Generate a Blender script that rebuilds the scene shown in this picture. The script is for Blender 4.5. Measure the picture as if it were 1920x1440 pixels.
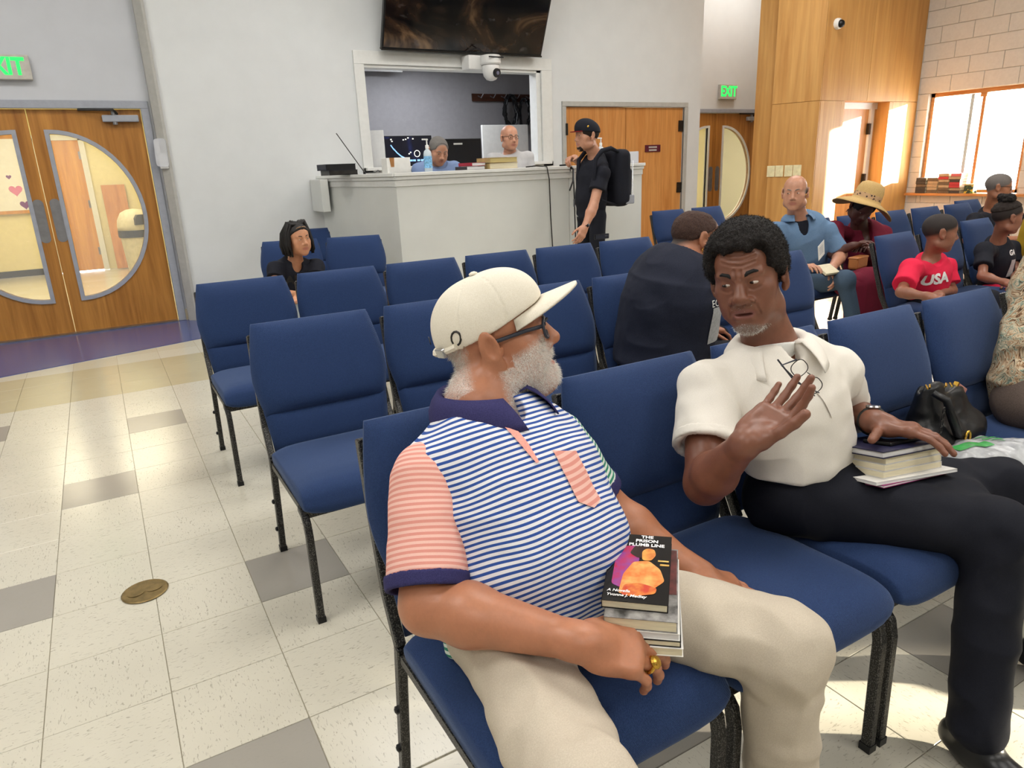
import bpy, bmesh, math, random
import numpy as np
from mathutils import Vector, Matrix
for _o in list(bpy.data.objects): bpy.data.objects.remove(_o)
SC = bpy.context.scene; COL = SC.collection
# ------------------------------------------------------------------ camera
F_PX = 1309.0
CAM_P, YAW, PITCH, ROLL = (0.3613, -2.1976, 1.3616), 0.5167, -0.3006, -0.0406
def _cam_axes():
    f = Vector((math.sin(YAW)*math.cos(PITCH), math.cos(YAW)*math.cos(PITCH), math.sin(PITCH)))
    r0 = Vector((math.cos(YAW), -math.sin(YAW), 0)); u0 = r0.cross(f)
    return r0*math.cos(ROLL)+u0*math.sin(ROLL), -r0*math.sin(ROLL)+u0*math.cos(ROLL), f
_r, _u, _f = _cam_axes()
cd = bpy.data.cameras.new('camera'); cam = bpy.data.objects.new('camera', cd); COL.objects.link(cam)
cd.sensor_fit = 'HORIZONTAL'; cd.sensor_width = 36.0; cd.lens = 36.0*F_PX/1920.0; cd.clip_start = .02; cd.clip_end = 200
cam.matrix_world = Matrix(((_r.x, _u.x, -_f.x, CAM_P[0]), (_r.y, _u.y, -_f.y, CAM_P[1]), (_r.z, _u.z, -_f.z, CAM_P[2]), (0, 0, 0, 1)))
SC.camera = cam
# ------------------------------------------------------------------ world, lamps, exposure
SC.view_settings.view_transform = 'Standard'; SC.view_settings.look = 'None'
SC.view_settings.gamma = 1.0; SC.view_settings.use_curve_mapping = False
SC.view_settings.exposure = 0.32
W = bpy.data.worlds.new('daylight'); SC.world = W; W.use_nodes = True
_bg = W.node_tree.nodes['Background']; _bg.inputs[0].default_value = (.93, .97, 1, 1); _bg.inputs[1].default_value = 14.0
def area(name, loc, rot, sx, sy, power, col=(1, 1, 1), spread=180):
    l = bpy.data.lights.new(name, 'AREA'); l.shape = 'RECTANGLE'; l.size = sx; l.size_y = sy
    l.energy = power; l.color = col; l.spread = math.radians(spread)
    o = bpy.data.objects.new(name, l); COL.objects.link(o); o.location = loc; o.rotation_euler = rot
    return o
CEIL = 4.3
for _x in (-1.2, 2.6, 6.6):
    for _y in (-4.2, -.6, 3.0):
        area('ceiling_lamp', (_x, _y, CEIL-.06), (0, 0, 0), 2.0, 1.2, 56, (1, .97, .93))
sl = bpy.data.lights.new('sun', 'SUN'); sl.energy = 45; sl.angle = math.radians(1.5); sl.color = (1, .90, .72)
so = bpy.data.objects.new('sun', sl); COL.objects.link(so)
so.rotation_euler = Vector((-.80, .56, -.17)).to_track_quat('-Z', 'Y').to_euler()
area('hall_lamp', (.0, 8.6, 2.62), (0, 0, 0), 1.6, 3.5, 95, (1, .88, .62))
area('far_hall_lamp', (9.6, 8.0, 2.6), (0, 0, 0), 1.6, 1.8, 75, (1, .88, .6))
area('vestibule_fill', (9.3, 5.55, CEIL-.06), (0, 0, 0), 1.6, .9, 26, (1, .96, .9))  # added fill without a known fixture, brightens the wall by the exit doors
area('booth_lamp', (4.2, 6.3, 2.70), (0, 0, 0), .9, .5, 26, (.9, .93, 1))

# ------------------------------------------------------------------ helpers
def tag(o, label=None, cat=None, group=None, kind=None):
    if label: o['label'] = label
    if cat: o['category'] = cat
    if group: o['group'] = group
    if kind: o['kind'] = kind
    return o
def empty(name, loc=(0, 0, 0), rz=0, label=None, cat=None, group=None):
    o = bpy.data.objects.new(name, None); COL.objects.link(o); o.empty_display_size = .05
    o.location = loc; o.rotation_euler = (0, 0, rz)
    return tag(o, label, cat, group)
class MB:
    """collects faces, built as one mesh object"""
    def __init__(s): s.v = []; s.f = []
    def add(s, v, f):
        n = len(s.v); s.v += [tuple(map(float, p)) for p in v]; s.f += [tuple(i+n for i in q) for q in f]; return s
    def box(s, x0, x1, y0, y1, z0, z1, M=None):
        v = [Vector((x, y, z)) for x in (x0, x1) for y in (y0, y1) for z in (z0, z1)]
        if M is not None: v = [M @ p for p in v]
        return s.add(v, [(0, 1, 3, 2), (4, 6, 7, 5), (0, 4, 5, 1), (2, 3, 7, 6), (0, 2, 6, 4), (1, 5, 7, 3)])
    def prism(s, pts, a0, a1, axis='z', M=None):
        """polygon pts extruded along axis from a0 to a1"""
        n = len(pts)
        def P(p, a):
            if axis == 'z': q = Vector((p[0], p[1], a))
            elif axis == 'y': q = Vector((p[0], a, p[1]))
            else: q = Vector((a, p[0], p[1]))
            return M @ q if M is not None else q
        v = [P(p, a0) for p in pts]+[P(p, a1) for p in pts]
        return s.add(v, [tuple(range(n))[::-1], tuple(range(n, 2*n))]+[(i, (i+1) % n, n+(i+1) % n, n+i) for i in range(n)])
    def tube(s, pts, r, n=8, caps=True, closed=False):
        pts = [Vector(p) for p in pts]; N = len(pts); rr = r if hasattr(r, '__len__') else [r]*N
        rings = []; up = None
        for i, p in enumerate(pts):
            if closed: d = pts[(i+1) % N]-pts[(i-1) % N]
            else: d = pts[min(i+1, N-1)]-pts[max(i-1, 0)]
            d.normalize()
            if up is None: up = d.orthogonal().normalized()
            else:
                up = up-d*up.dot(d)
                up = up.normalized() if up.length > 1e-6 else d.orthogonal().normalized()
            b = d.cross(up)
            rings.append([p+(up*math.cos(t)+b*math.sin(t))*rr[i] for t in [2*math.pi*k/n for k in range(n)]])
        v = [q for R in rings for q in R]; f = []
        for i in range(N if closed else N-1):
            j = (i+1) % N
            f += [(i*n+k, i*n+(k+1) % n, j*n+(k+1) % n, j*n+k) for k in range(n)]
        if caps and not closed: f += [tuple(range(n))[::-1], tuple((N-1)*n+k for k in range(n))]
        return s.add(v, f)
    def lathe(s, prof, n=20, M=None):
        """prof: (radius, z) list around z"""
        v = [Vector((r*math.cos(t), r*math.sin(t), z)) for r, z in prof for t in [2*math.pi*k/n for k in range(n)]]
        if M is not None: v = [M @ p for p in v]
        N = len(prof)
        f = [(i*n+k, i*n+(k+1) % n, (i+1)*n+(k+1) % n, (i+1)*n+k) for i in range(N-1) for k in range(n)]
        f += [tuple(range(n))[::-1], tuple((N-1)*n+k for k in range(n))]
        return s.add(v, f)
    def mesh(s, name):
        m = bpy.data.meshes.new(name); m.from_pydata(s.v, [], s.f); m.update()
        b = bmesh.new(); b.from_mesh(m); bmesh.ops.recalc_face_normals(b, faces=b.faces); b.to_mesh(m); b.free()
        return m
    def build(s, name, mat, parent=None, bevel=0, smooth=False, seg=2):
        m = s.mesh(name)
        if bevel:
            b = bmesh.new(); b.from_mesh(m)
            bmesh.ops.bevel(b, geom=[e for e in b.edges if len(e.link_faces) == 2 and e.calc_face_angle(0) > .5], offset=bevel, segments=seg, affect='EDGES', profile=.5)
            b.to_mesh(m); b.free()
        if smooth: m.polygons.foreach_set('use_smooth', [True]*len(m.polygons))
        return link(name, m, mat, parent)
def link(name, m, mat, parent=None):
    o = bpy.data.objects.new(name, m); COL.objects.link(o)
    if mat is not None and not len(m.materials): m.materials.append(mat)
    if parent is not None: o.parent = parent
    return o
def struct(o, label=None): o['kind'] = 'structure'; return tag(o, label)
def copy_tree(o, parent=None):
    c = o.copy(); COL.objects.link(c)
    if parent is not None: c.parent = parent
    for ch in list(o.children): copy_tree(ch, c)
    return c
def rbox(x0, x1, y0, y1, z0, z1): return MB().box(x0, x1, y0, y1, z0, z1)
def axes(o, x, y=None, z=None):
    """matrix with origin o and given local axes"""
    x = Vector(x).normalized(); z = Vector(z); z = (z-x*z.dot(x)).normalized(); y = z.cross(x)
    return Matrix(((x.x, y.x, z.x, o[0]), (x.y, y.y, z.y, o[1]), (x.z, y.z, z.z, o[2]), (0, 0, 0, 1)))

# ------------------------------------------------------------------ materials
def srgb(r, g, b):
    def c(v):
        v /= 255.0
        return v/12.92 if v <= .04045 else ((v+.055)/1.055)**2.4
    return (c(r), c(g), c(b), 1)
class NT:
    def __init__(s, name):
        s.m = bpy.data.materials.new(name); s.m.use_nodes = True; s.t = s.m.node_tree; s.n = s.t.nodes
        s.b = s.n['Principled BSDF']
    def node(s, t, **kw):
        o = s.n.new('ShaderNode'+t)
        for k, v in kw.items():
            if k.startswith('i_'):
                key = k[2:]; key = int(key) if key.isdigit() else key.replace('_', ' ')
                s.put(o.inputs[key], v)
            else: setattr(o, k, v)
        return o
    def put(s, sock, v):
        if isinstance(v, bpy.types.NodeSocket): s.t.links.new(v, sock)
        else: sock.default_value = v
    def coord(s, w='Object', scale=(1, 1, 1), rnd=False, rot=(0, 0, 0)):
        c = s.node('TexCoord').outputs[w]
        mp = s.node('Mapping'); s.put(mp.inputs[0], c); mp.inputs['Scale'].default_value = scale; mp.inputs['Rotation'].default_value = rot
        if rnd:
            oi = s.node('ObjectInfo').outputs['Random']; m = s.node('Math', operation='MULTIPLY', i_0=oi, i_1=57.0)
            cb = s.node('CombineXYZ', i_0=m.outputs[0], i_1=m.outputs[0], i_2=m.outputs[0]); s.put(mp.inputs['Location'], cb.outputs[0])
        return mp.outputs[0]
    def noise(s, vec, scale, detail=3, rough=.55, dist=0):
        return s.node('TexNoise', i_Vector=vec, i_Scale=scale, i_Detail=detail, i_Roughness=rough, i_Distortion=dist).outputs['Fac']
    def ramp(s, fac, stops, mode='LINEAR'):
        o = s.node('ValToRGB', i_0=fac); cr = o.color_ramp; cr.interpolation = mode
        while len(cr.elements) < len(stops): cr.elements.new(.5)
        for e, (p, c) in zip(cr.elements, stops): e.position = p; e.color = c if len(c) == 4 else (*c, 1)
        return o.outputs[0]
    def mix(s, fac, a, b, blend='MIX'):
        o = s.node('Mix', data_type='RGBA', blend_type=blend); s.put(o.inputs[0], fac); s.put(o.inputs[6], a); s.put(o.inputs[7], b); return o.outputs[2]
    def math(s, op, a, b=0.0, c=0.0):
        o = s.node('Math', operation=op); s.put(o.inputs[0], a); s.put(o.inputs[1], b); s.put(o.inputs[2], c); return o.outputs[0]
    def attr(s, name): return s.node('Attribute', attribute_name=name).outputs['Fac']
    def bump(s, h, strength=.3, dist=.01):
        s.put(s.b.inputs['Normal'], s.node('Bump', i_Height=h, i_Strength=strength, i_Distance=dist).outputs[0])
    def set(s, color=None, rough=None, metal=None, spec=None, **kw):
        if color is not None: s.put(s.b.inputs['Base Color'], color)
        if rough is not None: s.put(s.b.inputs['Roughness'], rough)
        if metal is not None: s.put(s.b.inputs['Metallic'], metal)
        if spec is not None: s.put(s.b.inputs['Specular IOR Level'], spec)
        for k, v in kw.items(): s.put(s.b.inputs[k.replace('_', ' ')], v)
        return s.m
def plain(name, col, rough=.6, metal=0, var=.06, nscale=18, spec=.4, bump=0, bscale=200, bdist=.002):
    t = NT(name); v = t.coord()
    n = t.noise(v, nscale); c2 = tuple(min(1, x*(1+var*2)) for x in col[:3])+(1,); c1 = tuple(x*(1-var*2) for x in col[:3])+(1,)
    c = t.ramp(n, [(.3, c1), (.7, c2)])
    if bump: t.bump(t.noise(v, bscale, 2), bump, bdist)
    return t.set(c, rough, metal, spec)
def glow(name, col, strength):
    t = NT(name); v = t.coord(); c = t.ramp(t.noise(v, 3), [(0, tuple(x*.97 for x in col[:3])), (1, col)])
    return t.set(c, .5, 0, .2, Emission_Color=c, Emission_Strength=strength)
def wood(name, dark, light, axis=2, scale=1.0, rough=.35, grain=1.0):
    t = NT(name); sc = [9*scale, 9*scale, 9*scale]; sc[axis] = .55*scale
    v = t.coord('Object', tuple(sc), rnd=True)
    n1 = t.noise(v, 1.1, 5, .6, 1.5); n2 = t.noise(v, 6, 3, .5)
    c = t.ramp(n1, [(.28, dark), (.5, tuple((a+b)/2 for a, b in zip(dark, light))), (.72, light)])
    c = t.mix(.18*grain, c, t.ramp(n2, [(.35, tuple(x*.45 for x in dark[:3])), (.65, light)]))
    t.bump(n2, .05, .002)
    return t.set(c, rough, 0, .4)
# ------------------------------------------------------------------ room materials
M = {}
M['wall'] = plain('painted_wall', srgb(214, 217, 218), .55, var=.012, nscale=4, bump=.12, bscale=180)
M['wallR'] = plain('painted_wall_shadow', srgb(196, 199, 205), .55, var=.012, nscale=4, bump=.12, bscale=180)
M['trimw'] = plain('white_trim', srgb(222, 223, 220), .4, var=.015)
M['strip'] = plain('beige_corner_guard', srgb(176, 175, 170), .5, var=.03)
M['framegrey'] = plain('grey_door_frame', srgb(158, 162, 172), .4, var=.03)
M['baseb'] = plain('tan_baseboard', srgb(190, 178, 152), .4, var=.05)
M['oak'] = wood('honey_door_veneer', srgb(146, 92, 34), srgb(196, 138, 66), 2, .8)
M['oak2'] = wood('orange_door_veneer', srgb(186, 118, 56), srgb(216, 156, 92), 2, .9)
M['hallwood'] = wood('hall_door_veneer', srgb(196, 128, 38), srgb(228, 166, 70), 2, .7)
M['ply'] = wood('birch_plywood', srgb(186, 130, 66), srgb(218, 168, 100), 2, .55, .45, .7)
M['sillwood'] = wood('sill_wood', srgb(176, 110, 56), srgb(206, 148, 92), 1, 1.2)
M['cream'] = plain('cream_hall_paint', srgb(232, 222, 172), .55, var=.02)
M['booth'] = plain('booth_grey_paint', srgb(150, 148, 150), .6, var=.02)
M['ceil'] = plain('ceiling_paint', srgb(220, 220, 216), .7, var=.02)
M['metal'] = plain('satin_metal', srgb(150, 150, 155), .3, .9, var=.05)
M['dkmetal'] = plain('dark_metal', srgb(60, 58, 56), .4, .8, var=.1)
M['black'] = plain('black_plastic', srgb(18, 19, 22), .35, var=.1)
M['whitepl'] = plain('white_plastic', srgb(226, 226, 224), .3, var=.02)
M['paper'] = plain('white_paper', srgb(236, 236, 232), .7, var=.02)
def glass(name, tint=(.95, .97, .95), rough=0.02, alpha=.12):
    t = NT(name); v = t.coord(); n = t.noise(v, 2)
    t.set((*tint, 1), t.ramp(n, [(0, (rough,)*3), (1, (rough*1.5,)*3)]), 0, .5)
    t.b.inputs['Alpha'].default_value = alpha; return t.m
M['pane'] = glass('door_glass')
def tile_mat(name, base, fleck, amount=.5, streak=True):
    t = NT(name); v = t.coord('Object', (1, 1, 1), rnd=True)
    v2 = t.coord('Object', (1, 3.2, 1), rnd=True)
    big = t.noise(v, 5, 2)
    fl = t.noise(v2, 62, 2, .5, .6); msk = t.ramp(fl, [(.62, (0, 0, 0)), (.69, (1, 1, 1))])
    c = t.ramp(big, [(.3, tuple(x*.95 for x in base[:3])), (.7, base)])
    if streak:
        c = t.mix(t.math('MULTIPLY', msk, amount), c, fleck)
        fl2 = t.noise(v2, 30, 2, .5, .4); m2 = t.ramp(fl2, [(.66, (0, 0, 0)), (.72, (1, 1, 1))])
        c = t.mix(t.math('MULTIPLY', m2, amount*.6), c, fleck)
    t.bump(t.noise(v, 9, 2), .04, .002)
    return t.set(c, .2, 0, .5)
M['tile'] = tile_mat('cream_vinyl_tile', srgb(204, 199, 183), srgb(144, 138, 124), .65)
M['tileb'] = tile_mat('beige_vinyl_tile', srgb(188, 178, 146), srgb(172, 164, 138), .35)
M['tileg'] = tile_mat('grey_vinyl_tile', srgb(154, 149, 140), srgb(128, 124, 118), .12)
M['tileblue'] = tile_mat('blue_vinyl_tile', srgb(74, 84, 138), srgb(60, 66, 120), .15)
M['grout'] = plain('floor_joint', srgb(132, 124, 104), .6)
# ------------------------------------------------------------------ floor: slab with printed grid, single tiles where they show
T = .3048
def floor_far_mat():
    t = NT('vinyl_tile_floor'); v = t.coord('Object'); 
    br = t.node('TexBrick', i_Vector=v, i_Color1=srgb(204, 199, 183), i_Color2=srgb(195, 188, 166), i_Mortar=srgb(168, 160, 138), i_Scale=1/T)
    br.offset = 0; br.inputs['Mortar Size'].default_value = .004; br.inputs['Brick Width'].default_value = 1.0; br.inputs['Row Height'].default_value = 1.0
    fl = t.noise(t.coord('Object', (1, 2.5, 1)), 60, 2); c = t.mix(t.math('MULTIPLY', t.ramp(fl, [(.6, (0, 0, 0)), (.7, (1, 1, 1))]), .4), br.outputs[0], srgb(165, 158, 146))
    return t.set(c, .2, 0, .5)
floor = struct(rbox(-5, 12.5, -9, 12, -.12, -.004).build('floor', floor_far_mat()))
def tile_mesh(nm, mat):
    g = .0009; m = MB().box(g, T-g, g, T-g, -.006, 0).mesh(nm)
    b = bmesh.new(); b.from_mesh(m)
    bmesh.ops.bevel(b, geom=[e for e in b.edges if all(v.co.z > -.001 for v in e.verts)], offset=.0012, segments=1, affect='EDGES'); 
    for v in b.verts: v.co.x -= T/2; v.co.y -= T/2
    b.to_mesh(m); b.free(); m.materials.append(mat); return m
TM = {k: tile_mesh('floor_tile', M[k]) for k in ('tile', 'tileb', 'tileg', 'tileblue')}
def put_tile(i, j):
    x, y = (i+.5)*T, (j+.5)*T
    bl = 4.2+.30*x           # start of the blue band (runs at an angle to the grid)
    if (j-4-3*i) % 10 == 0 and j < 10: k = 'tileg'
    elif y > bl: k = 'tileblue'
    elif j >= 10: k = 'tileb'
    else: k = 'tile'
    o = link('floor_tile', TM[k], None, floor); o.location = (x, y, 0)
    o.rotation_euler = (0, 0, ((i+j) % 2)*math.pi/2+math.pi*random.Random(i*91+j).randint(0, 1))
for i in range(-4, 5):
    for j in range(-3, 13):
        if (i+.5)*T > (j+.5)*T*-.16-.55 and (i <= 2 or (i-2)*.9 < 3): put_tile(i, j)
for i in range(3, 9):
    for j in range(-8, -3): put_tile(i, j)
for i in range(5, 8):
    for j in range(-3, 3): put_tile(i, j)
# cut tiles where the blue band meets the cream floor at an angle: a blue sheet with a clean edge
bb = MB().prism([(-2.2, 4.2-.30*2.2+.25), (-.6, 4.10), (.98, 4.54), (1.3, 4.62), (1.3, 5.62), (-2.2, 5.62)], -.004, .0006)
struct(bb.build('trim_1', M['tileblue'], floor)); 
# ------------------------------------------------------------------ walls
DW = 5.60   # wall with the left double doors
def wallbox(name, x0, x1, y0, y1, z0, z1, mat, parent=None): return struct(rbox(x0, x1, y0, y1, z0, z1).build(name, mat, parent))
H = CEIL
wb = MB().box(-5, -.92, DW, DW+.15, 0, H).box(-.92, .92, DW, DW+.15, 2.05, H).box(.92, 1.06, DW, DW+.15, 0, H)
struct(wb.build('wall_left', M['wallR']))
wm = MB()   # main back wall with the booth opening and the mid doors
MW = 5.50
for x0, x1, z0, z1 in ((1.06, 3.07, 0, H), (3.07, 5.33, 0, 1.40), (3.07, 5.33, 2.46, H), (5.33, 5.66, 0, H), (5.66, 7.64, 2.06, H), (7.64, 7.94, 0, H)):
    wm.box(x0, x1, MW, MW+.16, z0, z1)
struct(wm.build('wall_back', M['wall']))
EW = 6.40   # wall with the far exit doors
we = MB().box(7.6, 8.16, EW, EW+.15, 0, H).box(8.16, 10.28, EW, EW+.15, 2.06, H).box(10.28, 12.5, EW, EW+.15, 0, H).box(7.80, 7.94, MW+.16, EW, 0, H)
struct(we.build('wall_far', M['wall']))
cg = MB().prism([(1.00, 5.60), (1.00, 5.52), (1.06, 5.47), (1.085, 5.47), (1.085, 5.60)], 0, H)
struct(cg.build('trim_2', M['strip']))
struct(MB().box(.97, 1.06, 5.585, 5.60, 0, .11).build('baseboard_left', M['baseb']))
struct(MB().box(1.09, 7.9, 5.485, 5.5, 0, .11).build('baseboard_back', M['baseb']))
# rest of the room, out of frame
struct(MB().box(-5.15, -5, -9, DW+.15, 0, H).build('wall_aisle', M['wall']))
struct(MB().box(-5, 12.5, -9.15, -9, 0, H).build('wall_front', M['wall']))
struct(MB().box(-5.15, 12.5, -9.15, 6.6, H, H+.12).build('ceiling', M['ceil']))
# ------------------------------------------------------------------ right wall of painted concrete blocks with the window
RX = 10.35
WY0, WY1, WZ0, WZ1 = 2.44, 3.70, .81, 2.09
M['block'] = plain('painted_block', srgb(206, 199, 190), .6, var=.02, nscale=30, bump=.3, bscale=150)
M['mortar'] = plain('block_joint', srgb(196, 188, 176), .7)
rw = MB()
W2 = (-7.75, -7.15, 1.55, 1.95)  # slot added out of view, sized for the sun patch on the floor
for y0, y1, z0, z1 in ((-9, W2[0], 0, H), (W2[0], W2[1], 0, W2[2]), (W2[0], W2[1], W2[3], H), (W2[1], WY0, 0, H), (WY0, WY1, 0, WZ0-.03), (WY0, WY1, WZ1, H), (WY1, 4.3, 0, H)): rw.box(RX+.012, RX+.25, y0, y1, z0, z1)
wall_right = struct(rw.build('wall_right', M['mortar']))
BH, BL = .2032, .4064
def blk(y0, y1, z0, z1):
    if y1-y0 < .03: return
    rbox(RX, RX+.03, y0+.0018, y1-.0018, z0+.0018, z1-.0018).build('block', M['block'], wall_right, .004, seg=1)
for c in range(0, 21):
    z0, z1 = c*BH+.06, (c+1)*BH+.06
    if z0 > H-.1: break
    y = 4.25-(c % 2)*BL/2-BL
    yy = 4.25
    while yy > (1.3 if c > 8 else 2.0):
        a, b = max(y, 1.3), yy; yy = y; y -= BL
        if z1 <= WZ0-.03 or z0 >= WZ1: blk(a, b, z0, z1)
        else:
            if b > WY1: blk(max(a, WY1), b, z0, z1)
            if a < WY0: blk(a, min(b, WY0), z0, z1)
            if z1 > WZ1+.03: blk(max(a, WY0), min(b, WY1), WZ1, z1)
            if z0 < WZ0-.06: blk(max(a, WY0), min(b, WY1), z0, WZ0-.03)
win = struct(empty('window_1'))
fr = MB()
for y0, y1, z0, z1 in ((WY0, WY1, WZ1-.05, WZ1), (WY0, WY0+.05, WZ0, WZ1), (WY1-.05, WY1, WZ0, WZ1), (WY0, WY1, WZ0, WZ0+.04)): fr.box(RX+.06, RX+.12, y0, y1, z0, z1)
fr.build('window_frame', M['sillwood'], win)
MB().box(RX+.065, RX+.115, 3.0, 3.04, WZ0, WZ1).build('mullion', M['sillwood'], win)
MB().box(RX+.04, RX+.075, 2.98, 3.06, WZ1-.10, WZ1-.05).build('latch', M['sillwood'], win)
MB().box(RX+.088, RX+.092, WY0+.05, WY1-.05, WZ0+.04, WZ1-.05).build('pane', M['pane'], win)
w2 = struct(empty('sun_patch_opening')); MB().box(RX+.088, RX+.092, W2[0], W2[1], W2[2], W2[3]).build('pane', M['pane'], w2); MB().box(RX+.06, RX+.12, W2[0], W2[1], W2[2], W2[2]+.03).build('window_frame', M['sillwood'], w2)  # unseen opening, added so the sun throws a patch near the front chairs
sb = MB().box(RX-.10, RX+.24, 2.0, 3.82, WZ0-.04, WZ0-.005); struct(sb.build('trim_3', M['sillwood'], None, .006))
# ------------------------------------------------------------------ plywood box in the far right corner
wy = 3.85
wp = struct(MB().box(8.36, 8.73, wy+.02, wy+.08, 0, H).box(8.79, 9.74, wy+.02, wy+.08, 2.0, H).box(9.80, RX+.01, wy+.02, wy+.08, 0, H)
    .prism([(8.345, 3.87), (8.155, 4.42), (8.155, 4.66), (8.21, 4.66), (8.21, 4.42), (8.40, 3.87)], 0, H).box(8.155, RX+.25, 4.66, 4.72, 0, H).build('wall_plywood', M['ply']))
def panel(x0, x1, z0, z1): rbox(x0+.002, x1-.002, wy, wy+.02, z0+.002, z1-.002).build('panel', M['ply'], wp, .002, seg=1)
for a in ((8.33, 9.24, 2.0, H), (9.24, RX, 2.0, H), (8.33, 8.73, 0, 2.0), (9.80, RX, 0, 2.0)): panel(*a)
for z0, z1 in ((0, 2.0), (2.0, H)):
    d = Vector((8.14-8.33, 4.42-3.85, 0)); Mx = axes((8.33, 3.85, 0), d, z=(0, 0, 1))
    MB().box(.003, d.length, 0, .018, z0+.002, z1-.002, Mx).build('panel', M['ply'], wp, .002, seg=1)
# recess with inner door
rc = MB().box(8.73, 8.798, wy+.001, 4.2, 0, 1.998).box(9.732, 9.80, wy+.001, 4.2, 0, 1.998).box(8.74, 9.79, wy+.03, 4.19, 2.001, 2.06)
rc.build('recess_panel', M['ply'], wp)
d2 = struct(empty('door_1', (0, 0, 0)))
MB().box(8.79, 9.74, 4.02, 4.10, 1.92, 2.0).box(9.60, 9.68, 4.02, 4.1, 0, 1.92).box(8.79, 8.85, 4.02, 4.1, 0, 1.92).build('door_frame', M['trimw'], d2)
MB().box(9.68, 9.74, 4.03, 4.1, 0, 1.92).build('side_board', M['ply'], d2)
MB().box(8.85, 9.60, 4.05, 4.10, .01, 1.92).build('door_leaf', M['oak2'], d2)
for z in (1.6, .95): MB().box(9.58, 9.615, 4.005, 4.05, z, z+.14).build('hinge', M['dkmetal'], d2)
MB().box(8.73, 9.80, 4.2, 4.26, 0, 2.06).build('recess_back', M['ply'], wp)
# ------------------------------------------------------------------ double doors with half-round glass
def half_round_leaf(parent, x0, x1, side, y, mat, zt, gx, gw, z0, z1, frm, th=.045):
    """leaf x0..x1; glass straight edge at gx, bulging gw in direction side"""
    N = 28; zc, rz = (z0+z1)/2, (z1-z0)/2
    arc = lambda g, e: [(gx+side*(math.cos(t)*(gw+e)-(e if g else 0)*0), zc+math.sin(t)*(rz+e)) for t in [math.pi*(k/N-.5) for k in range(N+1)]]
    hole = arc(0, 0)
    # leaf built as strips above, below and beside the hole
    mb = MB(); xs, xe = (x0, x1)
    far = x1 if side > 0 else x0; near = x0 if side > 0 else x1
    def slab(pts): mb.prism(pts, y, y+th, 'y')
    slab([(near, 0.01), (gx, 0.01), (gx, zt), (near, zt)])
    slab([(gx, 0.01), (far, .01), (far, hole[0][1]), (gx, hole[0][1])]); slab([(gx, hole[-1][1]), (far, hole[-1][1]), (far, zt), (gx, zt)])
    for a, b in zip(hole[:-1], hole[1:]): slab([a, (far, a[1]), (far, b[1]), b])
    leaf = mb.build('door_leaf', mat, parent)
    # ring frame
    o = [(gx-side*.035, zc-rz-.035)]+[(gx+side*(math.cos(t)*(gw+.035)), zc+math.sin(t)*(rz+.035)) for t in [math.pi*(k/N-.5) for k in range(N+1)]]+[(gx-side*.035, zc+rz+.035)]
    i = [(gx, zc-rz)]+hole+[(gx, zc+rz)]
    rm = MB()
    n = len(o)
    for k in range(n):
        a, b, c, d = o[k], o[(k+1) % n], i[(k+1) % n], i[k]; rm.prism([a, b, c, d], y-.012, y+th+.012, 'y')
    rm.build('glass_frame', frm, leaf)
    MB().prism(hole, y+.02, y+.026, 'y').build('pane', M['pane'], leaf)
    return leaf
def closer(parent, x, y, z, s=1, k=1.0):
    b = MB().box(x-.15*k, x+.15*k, y-.06, y-.005, z-.03, z+.03).build('door_closer', M['framegrey'], parent, .008)
    MB().tube([(x-.02*k, y-.04, z+.04), (x-.05*k, y-.10, z+.07), (x-.33*k*s, y-.03, z+.075)], .011, 6).build('closer_arm', M['dkmetal'], b)
    MB().lathe([(.02, -.055), (.022, -.05), (.022, .06), (.012, .065)], 10, Matrix.Translation((x-.05*k, y-.035, z))).build('closer_pivot', M['metal'], b)
def push_plate(parent, x, y, z0, z1, w):
    pts = [(x+w/2*math.cos(t), (z1-w/2 if t <= math.pi else z0+w/2)+w/2*math.sin(t)) for t in [2*math.pi*k/24 for k in range(25)]]
    MB().prism(pts[:-1], y-.004, y, 'y').build('push_plate', M['metal'], parent)
dl = struct(empty('door_2'), 'left double doors with half-round windows')
fm = MB().box(-.98, .98, DW-.02, DW+.02, 2.02, 2.09).box(.91, .98, DW-.02, DW+.02, 0, 2.02).box(-.98, -.91, DW-.02, DW+.02, 0, 2.02)
fm.build('door_frame', M['framegrey'], dl, .006)
LR = half_round_leaf(dl, .004, .905, 1, DW+.03, M['oak'], 2.015, .14, .63, .34, 1.81, M['framegrey'])
LL = half_round_leaf(dl, -.905, -.004, -1, DW+.03, M['oak'], 2.015, -.14, .63, .34, 1.81, M['framegrey'])
closer(dl, .73, DW+.03, 1.935)
push_plate(LR, .066, DW+.03, .86, 1.25, .085); push_plate(LL, -.066, DW+.03, .86, 1.25, .085)
MB().box(-.9, .9, DW-.06, DW+.1, 0, .012).build('threshold', M['metal'], dl)
de = struct(empty('door_3'), 'far double doors with half-round windows')
fm = MB().box(8.12, 10.36, EW-.02, EW+.02, 2.06, 2.12).box(10.22, 10.36, EW-.02, EW+.02, 0, 2.06).box(8.1, 8.18, EW-.02, EW+.02, 0, 2.06)
fm.build('door_frame', M['framegrey'], de, .006)
ER = half_round_leaf(de, 9.215, 10.21, 1, EW+.03, M['oak'], 2.055, 9.39, .62, .38, 1.84, M['trimw'])
EL = half_round_leaf(de, 8.19, 9.205, -1, EW+.03, M['oak'], 2.055, 9.04, .62, .38, 1.84, M['trimw'])
push_plate(ER, 9.285, EW+.03, .86, 1.25, .09); push_plate(EL, 9.135, EW+.03, .86, 1.25, .09)
closer(de, 10.03, EW+.03, 1.975)
dm = struct(empty('door_4'), 'plain orange wood double doors behind the counter')
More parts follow.
